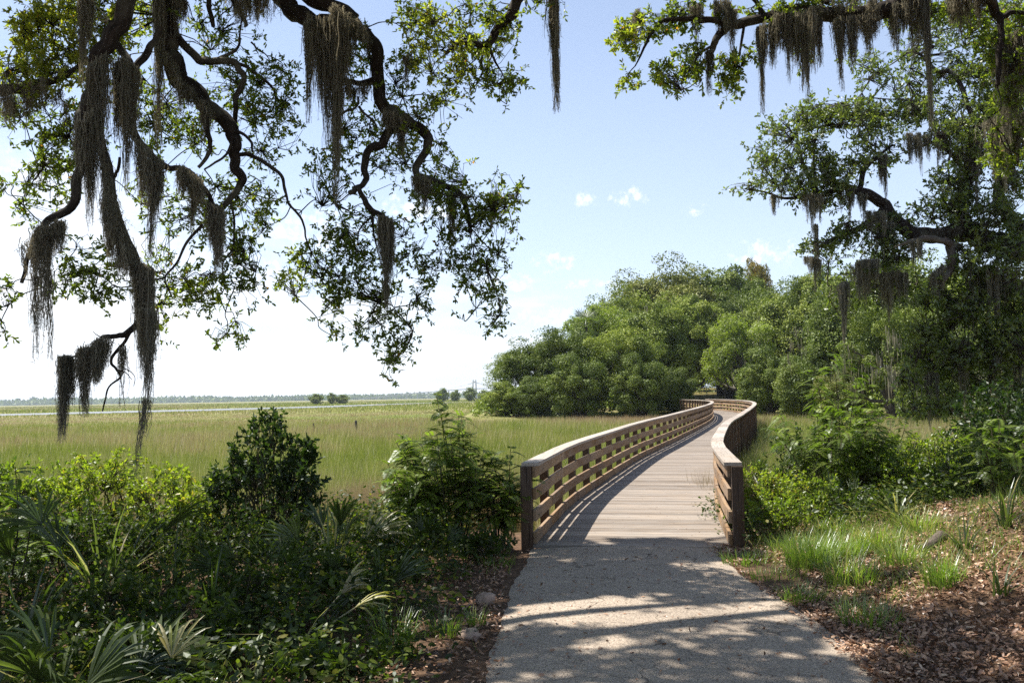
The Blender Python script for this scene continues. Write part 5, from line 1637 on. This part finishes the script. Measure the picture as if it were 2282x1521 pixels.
# thicket shrubs in the shade
for k, (px, Y, h_, w_, lab) in enumerate([
    (330, 8.8, 0.75, 1.1, 'leafy plant in the dappled thicket behind the slanting palmetto'), (480, 8.6, 0.7, 1.0, 'leafy plant catching light in the centre of the shaded thicket'), (640, 9.0, 0.75, 1.0, 'leafy plant at the foot of the tall dark shrub'),
    (280, 6.8, 0.65, 1.0, 'shaded leafy plant between the left palmettos'), (420, 6.2, 0.5, 0.9, 'dim leafy plant left of the yellowed palmetto'), (560, 7.1, 0.6, 0.9, 'leafy plant below the bright folded palmetto blade'), (760, 7.7, 0.45, 0.8, 'small leafy plant right of the pale palmetto'),
    (150, 8.6, 0.85, 1.1, 'dark leafy plant behind the left edge palmetto'), (860, 8.9, 0.5, 0.8, 'low leafy plant before the reddish grass'), (250, 5.3, 0.4, 0.8, 'bright low leaves near the bottom left corner'), (1060, 9.6, 0.35, 0.8, 'low leafy plant by the foot of the left end post'), (720, 5.4, 0.25, 0.7, 'sparse seedling plant on the leaf litter at the bottom'),
]):
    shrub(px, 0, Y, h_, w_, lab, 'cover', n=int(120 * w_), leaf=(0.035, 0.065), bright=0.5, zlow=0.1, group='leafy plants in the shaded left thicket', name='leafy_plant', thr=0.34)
tuft(P(880, 1450, 6.2)[0], 6.1, 'bright grass tuft on the litter left of the path', 150, (0.25, 0.5), 0.14, 0.5)
tuft(P(985, 1430, 6.3)[0], 6.6, 'thin grass tuft near the left path edge', 70, (0.15, 0.3), 0.12, 0.5)
tuft(P(470, 1521, 5.0)[0], 4.9, 'arching pale grass blades at the bottom edge, left', 30, (0.3, 0.5), 0.08, 0.75, bend=0.9, w=0.012)
tuft(P(1090, 1370, 6.9)[0] - 0.1, 6.9, 'small green tuft touching the path by the mossy stone', 60, (0.1, 0.2), 0.08, 0.55)
tuft(P(1150, 1250, 9.4)[0] - 0.2, 9.3, 'short grass at the foot of the left end post', 90, (0.08, 0.2), 0.2, 0.5)

# right side
feathery(1855, 12.0, 2.55, 1.75, 'tall slender stemmed feathery shrub at the right of the boardwalk', nst=22, nleaf=28, bright=0.32, bare=0.42, fl=(0.22, 0.38))
feathery(1940, 12.3, 1.9, 1.0, 'shorter feathery shrub with a lit top beside the slender stems', nst=8, nleaf=18, bright=0.5, bare=0.4)
palmetto(1655, 12.4, 'palmetto fan leaning out behind the right end post', nf=6, pet=0.6, fan=0.5, v=0.66, el=(0.7, 1.3), az=(-0.6, 1.0))
palmetto(1840, 11.2, 'dark upright palmetto with spiky blades on the right bank', nf=7, pet=0.45, fan=0.5, v=0.4, el=(0.7, 1.4))
palmetto(2150, 11.0, 'dim palmetto among the right bank shrubs', nf=6, pet=0.35, fan=0.4, v=0.5, el=(0.5, 1.2))
_p = ground_hit(2000, 1165)
tuft(_p[0], _p[1], 'light green rosette of long recurved leaves on the right bank', 34, (0.40, 0.62), 0.05, 0.80, mat='palmetto', bend=1.0, w=0.035, group=None, name='strap_leaf_plant')
RG = 'sunlit shrubs on the right bank'
shrub(1725, 0, 11.2, 0.78, 0.95, 'bright yellow green shrub right of the end post', 'shrub_sun', n=200, leaf=(0.03, 0.055), bright=0.62, group=RG)
shrub(1740, 0, 10.2, 0.52, 0.85, 'low green shrub in front of the bright yellow green one', 'shrub_sun', n=150, leaf=(0.03, 0.055), bright=0.42, group=RG)
shrub(2030, 0, 12.8, 1.2, 1.3, 'sunlit shrub with yellow leaf tips under the leafy cascade', 'shrub_sun', n=230, leaf=(0.04, 0.07), bright=0.52, group=RG)
shrub(1930, 0, 11.6, 0.85, 0.95, 'half lit shrub behind the recurved rosette', 'shrub_sun', n=150, leaf=(0.035, 0.06), bright=0.42, group=RG)
shrub(2130, 0, 12.0, 1.15, 1.2, 'green shrub with scattered bright leaves further right', 'shrub_sun', n=190, leaf=(0.04, 0.065), bright=0.4, group=RG)
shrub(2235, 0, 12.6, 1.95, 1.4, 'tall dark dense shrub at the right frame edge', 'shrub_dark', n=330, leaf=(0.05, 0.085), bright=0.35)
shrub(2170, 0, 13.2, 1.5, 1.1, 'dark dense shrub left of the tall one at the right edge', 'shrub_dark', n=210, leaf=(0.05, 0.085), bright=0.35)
MG = 'shrubs filling the right marsh edge'
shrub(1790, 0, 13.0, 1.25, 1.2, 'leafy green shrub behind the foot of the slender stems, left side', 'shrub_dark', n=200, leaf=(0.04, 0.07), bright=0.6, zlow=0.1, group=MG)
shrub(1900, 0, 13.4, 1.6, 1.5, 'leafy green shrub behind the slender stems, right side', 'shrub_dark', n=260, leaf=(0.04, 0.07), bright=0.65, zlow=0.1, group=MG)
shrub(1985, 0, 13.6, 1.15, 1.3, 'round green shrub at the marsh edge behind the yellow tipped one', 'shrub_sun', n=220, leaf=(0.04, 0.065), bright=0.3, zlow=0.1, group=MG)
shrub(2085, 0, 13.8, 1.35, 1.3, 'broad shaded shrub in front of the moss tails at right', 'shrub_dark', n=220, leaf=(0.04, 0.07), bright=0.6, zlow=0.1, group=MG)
shrub(2280, 0, 11.0, 1.5, 1.3, 'dark leafy shrub leaning in at the right frame edge', 'shrub_dark', n=240, leaf=(0.045, 0.075), bright=0.45, zlow=0.08, group=MG)
shrub(2180, 0, 10.6, 0.85, 1.1, 'low leafy shrub above the litter at right', 'shrub_dark', n=190, leaf=(0.035, 0.06), bright=0.6, zlow=0.06, group=MG)
shrub(1810, 0, 11.0, 0.6, 0.9, 'low bright shrub between the two palmettos of the right bank', 'shrub_sun', n=150, leaf=(0.03, 0.055), bright=0.45, zlow=0.06, group=MG)
shrub(1985, 0, 11.4, 0.75, 1.1, 'leafy shrub directly behind the recurved rosette', 'shrub_sun', n=170, leaf=(0.035, 0.06), bright=0.3, zlow=0.06, group=MG)
feathery(2230, 9.6, 1.25, 1.1, 'fine leaved dark shrub overhanging the litter at right', nst=10, nleaf=16, bright=0.35, bare=0.25)
shrub(2110, 0, 10.9, 0.6, 1.0, 'shaded leafy plant between rosette and fine leaved shrub', 'cover', n=150, leaf=(0.035, 0.06), bright=0.45, zlow=0.08, name='leafy_plant')
shrub(1880, 0, 10.7, 0.45, 0.9, 'low shaded plant under the dark upright palmetto', 'cover', n=120, leaf=(0.03, 0.055), bright=0.4, zlow=0.08, name='leafy_plant')
for px, py, n, L, sp, v, lab in [
    (1810, 1262, 260, (0.2, 0.42), 0.22, 0.55, 'thick bright green grass tuft on the sunny slope'),
    (1880, 1240, 220, (0.18, 0.36), 0.22, 0.6, 'grass tuft just right of the thickest bright one'),
    (1900, 1300, 150, (0.2, 0.4), 0.2, 0.65, 'looser tuft with drying blades at the middle of the slope'),
    (1960, 1215, 150, (0.12, 0.3), 0.3, 0.75, 'straw tipped grass patch uphill by the log'),
    (2050, 1180, 140, (0.12, 0.28), 0.35, 0.7, 'dry grass patch above the log'),
    (2100, 1310, 90, (0.2, 0.4), 0.1, 0.5, 'single dark grass clump in the shade of the slope'),
    (1790, 1340, 80, (0.1, 0.22), 0.15, 0.5, 'short green tuft at the lower slope near the path'),
    (1930, 1390, 90, (0.12, 0.25), 0.2, 0.45, 'shaded tuft at the bottom right of the slope'),
    (1660, 1255, 90, (0.08, 0.2), 0.18, 0.45, 'dark short tuft at the foot of the right end post'),
    (1710, 1285, 60, (0.06, 0.14), 0.2, 0.55, 'tiny grass patch at the right path edge'),
    (2010, 1260, 90, (0.2, 0.38), 0.15, 0.6, 'upright tuft in front of the log'),
    (1860, 1190, 110, (0.15, 0.3), 0.25, 0.6, 'grass patch at the back of the sunny slope'),
    (1760, 1225, 100, (0.12, 0.25), 0.2, 0.5, 'grass patch below the low green shrub'),
]:
    d_ = ray(px, py)
    # walk down the ray until it meets the ground
    s_ = 3.0
    while s_ < 20:
        p_ = np.array([0, 0, EYE]) + d_ / d_[1] * s_
        if p_[2] < float(hgt(p_[0], p_[1])):
            break
        s_ += 0.05
    tuft(p_[0], p_[1], lab, int(n * 2.1), (L[0], L[1] * 1.12), min(0.24, sp * 1.25), v)

for px, py, n, L, v, w, bd, lab in [
    (1700, 1215, 14, (0.3, 0.5), 0.6, 0.018, 0.8, 'thin strap blades beside the right end post'),
    (2150, 1235, 18, (0.35, 0.6), 0.5, 0.02, 0.85, 'dark strap blades on the litter at the far right'),
    (2240, 1180, 20, (0.4, 0.7), 0.55, 0.022, 0.8, 'long strap blades below the fine leaved shrub'),
    (1920, 1170, 18, (0.3, 0.55), 0.62, 0.02, 0.8, 'strap blades at the back of the grassy slope'),
    (2230, 1330, 14, (0.3, 0.5), 0.45, 0.018, 0.8, 'shaded strap blades at the right edge of the slope'),
]:
    p_ = ground_hit(px, py)
    tuft(p_[0], p_[1], lab, n, L, 0.05, v, group='strap leaf plants on the right bank', mat='palmetto', bend=bd, w=w, name='strap_leaf_plant')
# stones and the log
def lump(px, py, rx, ry, rz, mat, name, lab, cat, Y, seed, rot=0.0, z=None):
    c = P(px, py, Y)
    bm_v, bm_f = [], []
    nu, nv = 14, 9
    for a in range(nv + 1):
        th = math.pi * a / nv
        for b in range(nu):
            ph = 2 * math.pi * b / nu
            bm_v.append([math.sin(th) * math.cos(ph), math.sin(th) * math.sin(ph), math.cos(th)])
    V = np.array(bm_v)
    V *= (0.72 + 0.55 * vn(V[:, 0] + seed, V[:, 1], V[:, 2], sc=0.55, seed=seed))[:, None]
    V = V * np.array([rx, ry, rz])
    cs, sn = math.cos(rot), math.sin(rot)
    V = np.c_[V[:, 0] * cs - V[:, 1] * sn, V[:, 0] * sn + V[:, 1] * cs, V[:, 2]]
    a, b = np.meshgrid(np.arange(nv), np.arange(nu), indexing='ij')
    i = (a * nu + b).ravel()
    j = (a * nu + (b + 1) % nu).ravel()
    mb = MB()
    gz = float(hgt(c[0], Y))
    org = np.array([c[0], Y, gz + rz * 0.45])
    mb.add(V + org, np.stack([i, i + nu, j + nu, j], -1))
    return tag(mb.build(name, mat, origin=tuple(org), smooth=True), lab, cat)


lump(1082, 1338, 0.085, 0.08, 0.07, 'stone', 'stone', 'rough grey brown stone at the left edge of the path', 'stone', 7.55, 3)
lump(1045, 1408, 0.09, 0.08, 0.045, 'stone', 'stone', 'low mossy lump left of the path, nearer than the rough stone', 'stone', 6.5, 9)
mb = MB()
lc = ground_hit(2080, 1222)
S = spline(np.array([lc + np.array([-0.16, -0.10, 0.02]), lc + np.array([0, 0, 0.05]), lc + np.array([0.15, 0.14, 0.10])]), 5)
mb.tube(S, np.linspace(0.035, 0.055, len(S)), 9, 0.35, seed=5)
tag(mb.build('log', 'deadwood', origin=tuple(S[0]), smooth=True), 'short pale weathered log on the sunny right slope', 'log')
mb = MB()
a0, b0 = P(2080, 1180, 8.6), P(2260, 1225, 8.3)
for off in ((0, 0, 0.03), (0, 0.1, -0.05)):
    S = spline(np.array([a0 + np.array(off), (a0 + b0) / 2 + np.array([0, 0, 0.02]), b0]), 4)
    S[:, 2] = np.maximum(S[:, 2], hgt(S[:, 0], S[:, 1]) + 0.02)
    mb.tube(S, np.linspace(0.008, 0.016, len(S)), 5, 0.1)
tag(mb.build('fallen_branch', 'bark', origin=tuple(a0)), 'thin dark fallen branch at the right edge of the slope', 'branch')

# ------------------------------------------------------------------ litter and ground cover
mb = MB()
n1 = 62000
x = np.concatenate([2.15 + 5.5 * rng.random(n1) ** 1.25, -2.3 + 2.2 * rng.random(9000), -0.3 + 2.8 * rng.random(700), 0.2 + 2.2 * rng.random(130)])
y = np.concatenate([3.2 + 7.6 * rng.random(n1), 3.2 + 7.0 * rng.random(9000), 3.2 + 6.9 * rng.random(700) ** 0.7, 10.2 + 7 * rng.random(130)])
xlp = np.interp(y, PATH_L[:, 0], PATH_L[:, 1])
xrp = np.interp(y, PATH_R[:, 0], PATH_R[:, 1])
onp = (x > xlp + 0.05) & (x < xrp - 0.05) & (y < 10.13)
edge = np.minimum(np.abs(x - xlp), np.abs(x - xrp))
isr = np.arange(len(x)) < n1 + 9000
keep = ~(isr & onp & (rng.random(len(x)) > np.exp(-edge / 0.09)))
ondeck = np.arange(len(x)) >= n1 + 9000 + 700
x, y, onp, ondeck = x[keep], y[keep], onp[keep], ondeck[keep]
dens = vn(x, y, sc=0.8, seed=81)
k2 = (dens > 0.22) | onp | ondeck
x, y, onp, ondeck = x[k2], y[k2], onp[k2], ondeck[k2]
dx = np.interp(y, CL[:, 1], CL[:, 0])
x = np.where(ondeck, dx + (x - 1.3) * 0.8, x)
z = np.where(onp, 0.034, hgt(x, y) + 0.012 + 0.03 * rng.random(len(x)))
z = np.where(ondeck, deck_z(y - 10.1) + 0.004, z)
nrm = rng.normal(size=(len(x), 3)) * 0.45 + np.array([0, 0, 1])
d = unit(np.cross(nrm, rng.normal(size=(len(x), 3))))
L = 0.024 + 0.034 * rng.random(len(x)) ** 1.4
L = np.where(ondeck, 0.02, L)
leaves(mb, np.stack([x, y, z], 1), d, L, L * 0.42, np.clip(rng.normal(0.5, 0.24, len(x)), 0, 1), nrm=nrm, curl=0.2)
tag(mb.build('leaf_litter', 'litter'), 'tan and russet fallen oak leaves strewn over bank and path edges', 'leaf litter', kind='stuff')

mb = MB()
nc = 7000
x = np.concatenate([-9 + 8.6 * rng.random(nc), 2.6 + 6.5 * rng.random(1500)])
y = np.concatenate([3.4 + 8.6 * rng.random(nc), 9.3 + 3.6 * rng.random(1500)])
pl = np.interp(y, PATH_L[:, 0], PATH_L[:, 1])
fade = sstep(0.1, 1.2, pl - x)
q = 0.6 * vn(x, y, sc=0.8, seed=91) + 0.4 * vn(x, y, sc=0.3, seed=92)
keep = np.where(x < 1, (q > 0.34) & (rng.random(len(x)) < fade), (q > 0.42))
x, y, q, fade = x[keep], y[keep], q[keep], fade[keep]
hmax = np.where(x < 1, (0.15 + 0.95 * (q - 0.3)) * (0.45 + 0.55 * fade) * (0.6 + 0.5 * sstep(5, 9, y)), 0.35)
g0 = hgt(x, y)
per = 11
hz = hmax[:, None] * rng.random((len(x), per)) ** 0.7
px3 = np.stack([x[:, None] + rng.normal(0, 0.07, hz.shape), y[:, None] + rng.normal(0, 0.07, hz.shape), g0[:, None] + 0.02 + hz], -1).reshape(-1, 3)
ld = rng.normal(size=px3.shape)
ld[:, 2] *= 0.5
nr = rng.normal(size=px3.shape) * 0.6 + np.array([0, 0, 1])
ll = 0.032 + 0.04 * rng.random(len(px3))
leaves(mb, px3, unit(ld), ll, ll * 0.5, np.clip(rng.normal(0.46, 0.34, len(px3)), 0, 0.97), nrm=nr, curl=0.1)
top3 = np.stack([x, y, g0], 1)
dd = rng.normal(size=top3.shape) * 0.2
dd[:, 2] = 1
leaves(mb, top3, unit(dd), hmax, 0.006, np.full(len(x), 0.2), shape='tri')
tag(mb.build('ground_cover', 'cover'), 'low tangled leafy ground cover under the oaks', 'ground cover', kind='stuff')

mb = MB()
ng = 30000
x = np.concatenate([2.5 + 4.5 * rng.random(ng), -4 + 4 * rng.random(3000)])
y = np.concatenate([5.5 + 5.4 * rng.random(ng), 5 + 5.4 * rng.random(3000)])
q = vn(x, y, sc=0.6, seed=95)
pr_ = np.exp(-((x - 3.6) / 1.2) ** 2 - ((y - 8.8) / 1.6) ** 2)
keep = np.where(x > 1, (q > 0.52 - 0.25 * pr_) & (rng.random(len(x)) < 0.15 + 0.85 * pr_), (q > 0.6) & (x < np.interp(y, PATH_L[:, 0], PATH_L[:, 1]) - 0.1))
x, y = x[keep], y[keep]
d = rng.normal(size=(len(x), 3)) * 0.5
d[:, 2] = 1
leaves(mb, np.stack([x, y, hgt(x, y)], 1), unit(d), 0.07 + 0.16 * rng.random(len(x)), 0.006, np.clip(rng.normal(0.65, 0.22, len(x)), 0, 1), shape='tri')
tag(mb.build('grass', 'grass'), 'thin scattered grass growing through the leaf litter', 'grass', kind='stuff')

# ------------------------------------------------------------------ air
HAZE = True
if HAZE:
    mb = MB()
    mb.box((0, 0, 40), (1, 0, 0), (0, 1, 0), (0, 0, 1), (7600, 7600, 90))
    m, nt, n, l = new_mat('haze')
    pv = N(nt, 'ShaderNodeVolumePrincipled')
    pv.inputs['Color'].default_value = (0.74, 0.86, 1.0, 1)
    pv.inputs['Density'].default_value = 0.00013
    pv.inputs['Anisotropy'].default_value = 0.3
    o_ = N(nt, 'ShaderNodeOutputMaterial')
    l.new(pv.outputs[0], o_.inputs['Volume'])
    MAT['haze'] = m
    tag(mb.build('haze', 'haze', origin=(0, 0, 40)), 'faint bluish summer haze over the marsh', 'haze', kind='stuff')

# ------------------------------------------------------------------ sky and sun
wd_ = bpy.data.worlds.new('World')
scene.world = wd_
wd_.use_nodes = True
nt = wd_.node_tree
nt.nodes.clear()
l = nt.links
sky = N(nt, 'ShaderNodeTexSky', sky_type='NISHITA')
sky.sun_disc = False
sky.sun_elevation = SUN_EL
sky.sun_rotation = SUN_AZ
sky.air_density = 1.0
sky.dust_density = 0.7
sky.ozone_density = 2.0
tc = N(nt, 'ShaderNodeTexCoord')
sep = N(nt, 'ShaderNodeSeparateXYZ')
l.new(tc.outputs['Generated'], sep.inputs[0])


def M(op, a, b=None, clamp=False):
    n = nt.nodes.new('ShaderNodeMath')
    n.operation = op
    n.use_clamp = clamp
    for k, s in enumerate((a, b)):
        if s is None:
            continue
        if isinstance(s, (int, float)):
            n.inputs[k].default_value = s
        else:
            l.new(s, n.inputs[k])
    return n.outputs[0]


# flat cloud layer: project the direction on a plane
zc = M('MAXIMUM', sep.outputs['Z'], 0.0)
den = M('ADD', zc, 0.16)
cmb = N(nt, 'ShaderNodeCombineXYZ')
l.new(M('DIVIDE', sep.outputs['X'], den), cmb.inputs[0])
l.new(M('DIVIDE', sep.outputs['Y'], den), cmb.inputs[1])
n1 = noise(nt, mapping(nt, cmb.outputs[0], (0.9, 0.9, 1)), 1.15, 8, 0.55)
n2 = noise(nt, mapping(nt, cmb.outputs[0], (1.0, 1.0, 1)), 4.6, 7, 0.6)
# more cloud low down and to the left
bias = M('ADD', M('MULTIPLY', zc, -1.3), M('MULTIPLY', sep.outputs['X'], -0.42))
dens = M('ADD', M('ADD', M('MULTIPLY', n1, 0.9), M('MULTIPLY', n2, 0.35)), bias)
cl = nt.nodes.new('ShaderNodeMapRange')
cl.interpolation_type = 'SMOOTHSTEP'
cl.inputs['From Min'].default_value = 0.45
cl.inputs['From Max'].default_value = 0.84
l.new(dens, cl.inputs['Value'])
vf_ = nt.nodes.new('ShaderNodeMapRange')
vf_.inputs['From Min'].default_value = 0.0
vf_.inputs['From Max'].default_value = 0.6
vf_.inputs['To Min'].default_value = 0.50
vf_.inputs['To Max'].default_value = 0.06
l.new(zc, vf_.inputs['Value'])
veil = mixc(nt, vf_.outputs[0], sky.outputs[0], (7.6, 8.4, 10.4))
blob = None
nrm_ = N(nt, 'ShaderNodeVectorMath', operation='NORMALIZE')
l.new(tc.outputs['Generated'], nrm_.inputs[0])
n3 = noise(nt, nrm_.outputs[0], 95, 7, 0.65)
n4 = noise(nt, nrm_.outputs[0], 36, 5, 0.6)
for (px, py, rx, ry) in [(1725, 560, 75, 34), (1690, 575, 60, 18), (1400, 440, 42, 22), (1305, 445, 36, 18), (1550, 466, 34, 16), (1235, 585, 60, 24), (1320, 638, 80, 16), (1210, 705, 100, 24), (930, 470, 90, 50), (700, 520, 110, 70), (560, 620, 160, 70), (60, 400, 120, 70), (800, 700, 160, 60), (1130, 620, 60, 30)]:
    d0 = unit(ray(px, py))
    rt = unit(np.cross(d0, [0, 0, 1.0]))
    up_ = np.cross(rt, d0)
    ds = []
    for ax, rr in ((rt, rx), (up_, ry)):
        vd = N(nt, 'ShaderNodeVectorMath', operation='DOT_PRODUCT')
        l.new(nrm_.outputs[0], vd.inputs[0])
        vd.inputs[1].default_value = tuple(ax * FPX / rr)
        ds.append(M('MULTIPLY', vd.outputs['Value'], vd.outputs['Value']))
    f = M('SUBTRACT', 1.0, M('ADD', ds[0], ds[1]))
    # only the half sphere in front
    fr = N(nt, 'ShaderNodeVectorMath', operation='DOT_PRODUCT')
    l.new(nrm_.outputs[0], fr.inputs[0])
    fr.inputs[1].default_value = tuple(d0)
    f = M('MINIMUM', f, M('MULTIPLY', fr.outputs['Value'], 3.0))
    blob = f if blob is None else M('MAXIMUM', blob, f)
bm_ = M('ADD', blob, M('ADD', M('MULTIPLY', M('SUBTRACT', n3, 0.5), 7.0), M('MULTIPLY', M('SUBTRACT', n4, 0.5), 4.5)))
pf = nt.nodes.new('ShaderNodeMapRange')
pf.interpolation_type = 'SMOOTHSTEP'
pf.inputs['From Min'].default_value = 0.15
pf.inputs['From Max'].default_value = 2.3
pf.inputs['To Max'].default_value = 0.75
l.new(bm_, pf.inputs['Value'])
gate = nt.nodes.new('ShaderNodeMapRange')
gate.inputs['From Min'].default_value = -1.6
gate.inputs['From Max'].default_value = 0.5
l.new(blob, gate.inputs['Value'])
veil = mixc(nt, M('MULTIPLY', pf.outputs[0], gate.outputs[0]), veil, (8.0, 8.15, 8.4))
mix = mixc(nt, cl.outputs[0], veil, (8.2, 8.4, 8.7))
bg = N(nt, 'ShaderNodeBackground')
bg.inputs['Strength'].default_value = 0.074
l.new(mix, bg.inputs['Color'])
wo = N(nt, 'ShaderNodeOutputWorld')
l.new(bg.outputs[0], wo.inputs['Surface'])

sd = bpy.data.lights.new('sun', 'SUN')
sd.energy = 5.0
sd.angle = R(0.53)
sd.color = (1.0, 0.935, 0.835)
so = bpy.data.objects.new('sun', sd)
COL.objects.link(so)
so.rotation_euler = Vector((SX, SY, -1)).to_track_quat('-Z', 'Y').to_euler()

scene.view_settings.view_transform = 'Standard'
scene.view_settings.look = 'None'
scene.view_settings.exposure = 1.13
scene.view_settings.gamma = 1.0
scene.render.engine = 'CYCLES'
scene.cycles.max_bounces = 8
scene.cycles.diffuse_bounces = 3
scene.cycles.glossy_bounces = 2
scene.cycles.transmission_bounces = 4
scene.cycles.volume_bounces = 0
scene.cycles.transparent_max_bounces = 8
scene.cycles.use_denoising = False
scene.cycles.sample_clamp_indirect = 6
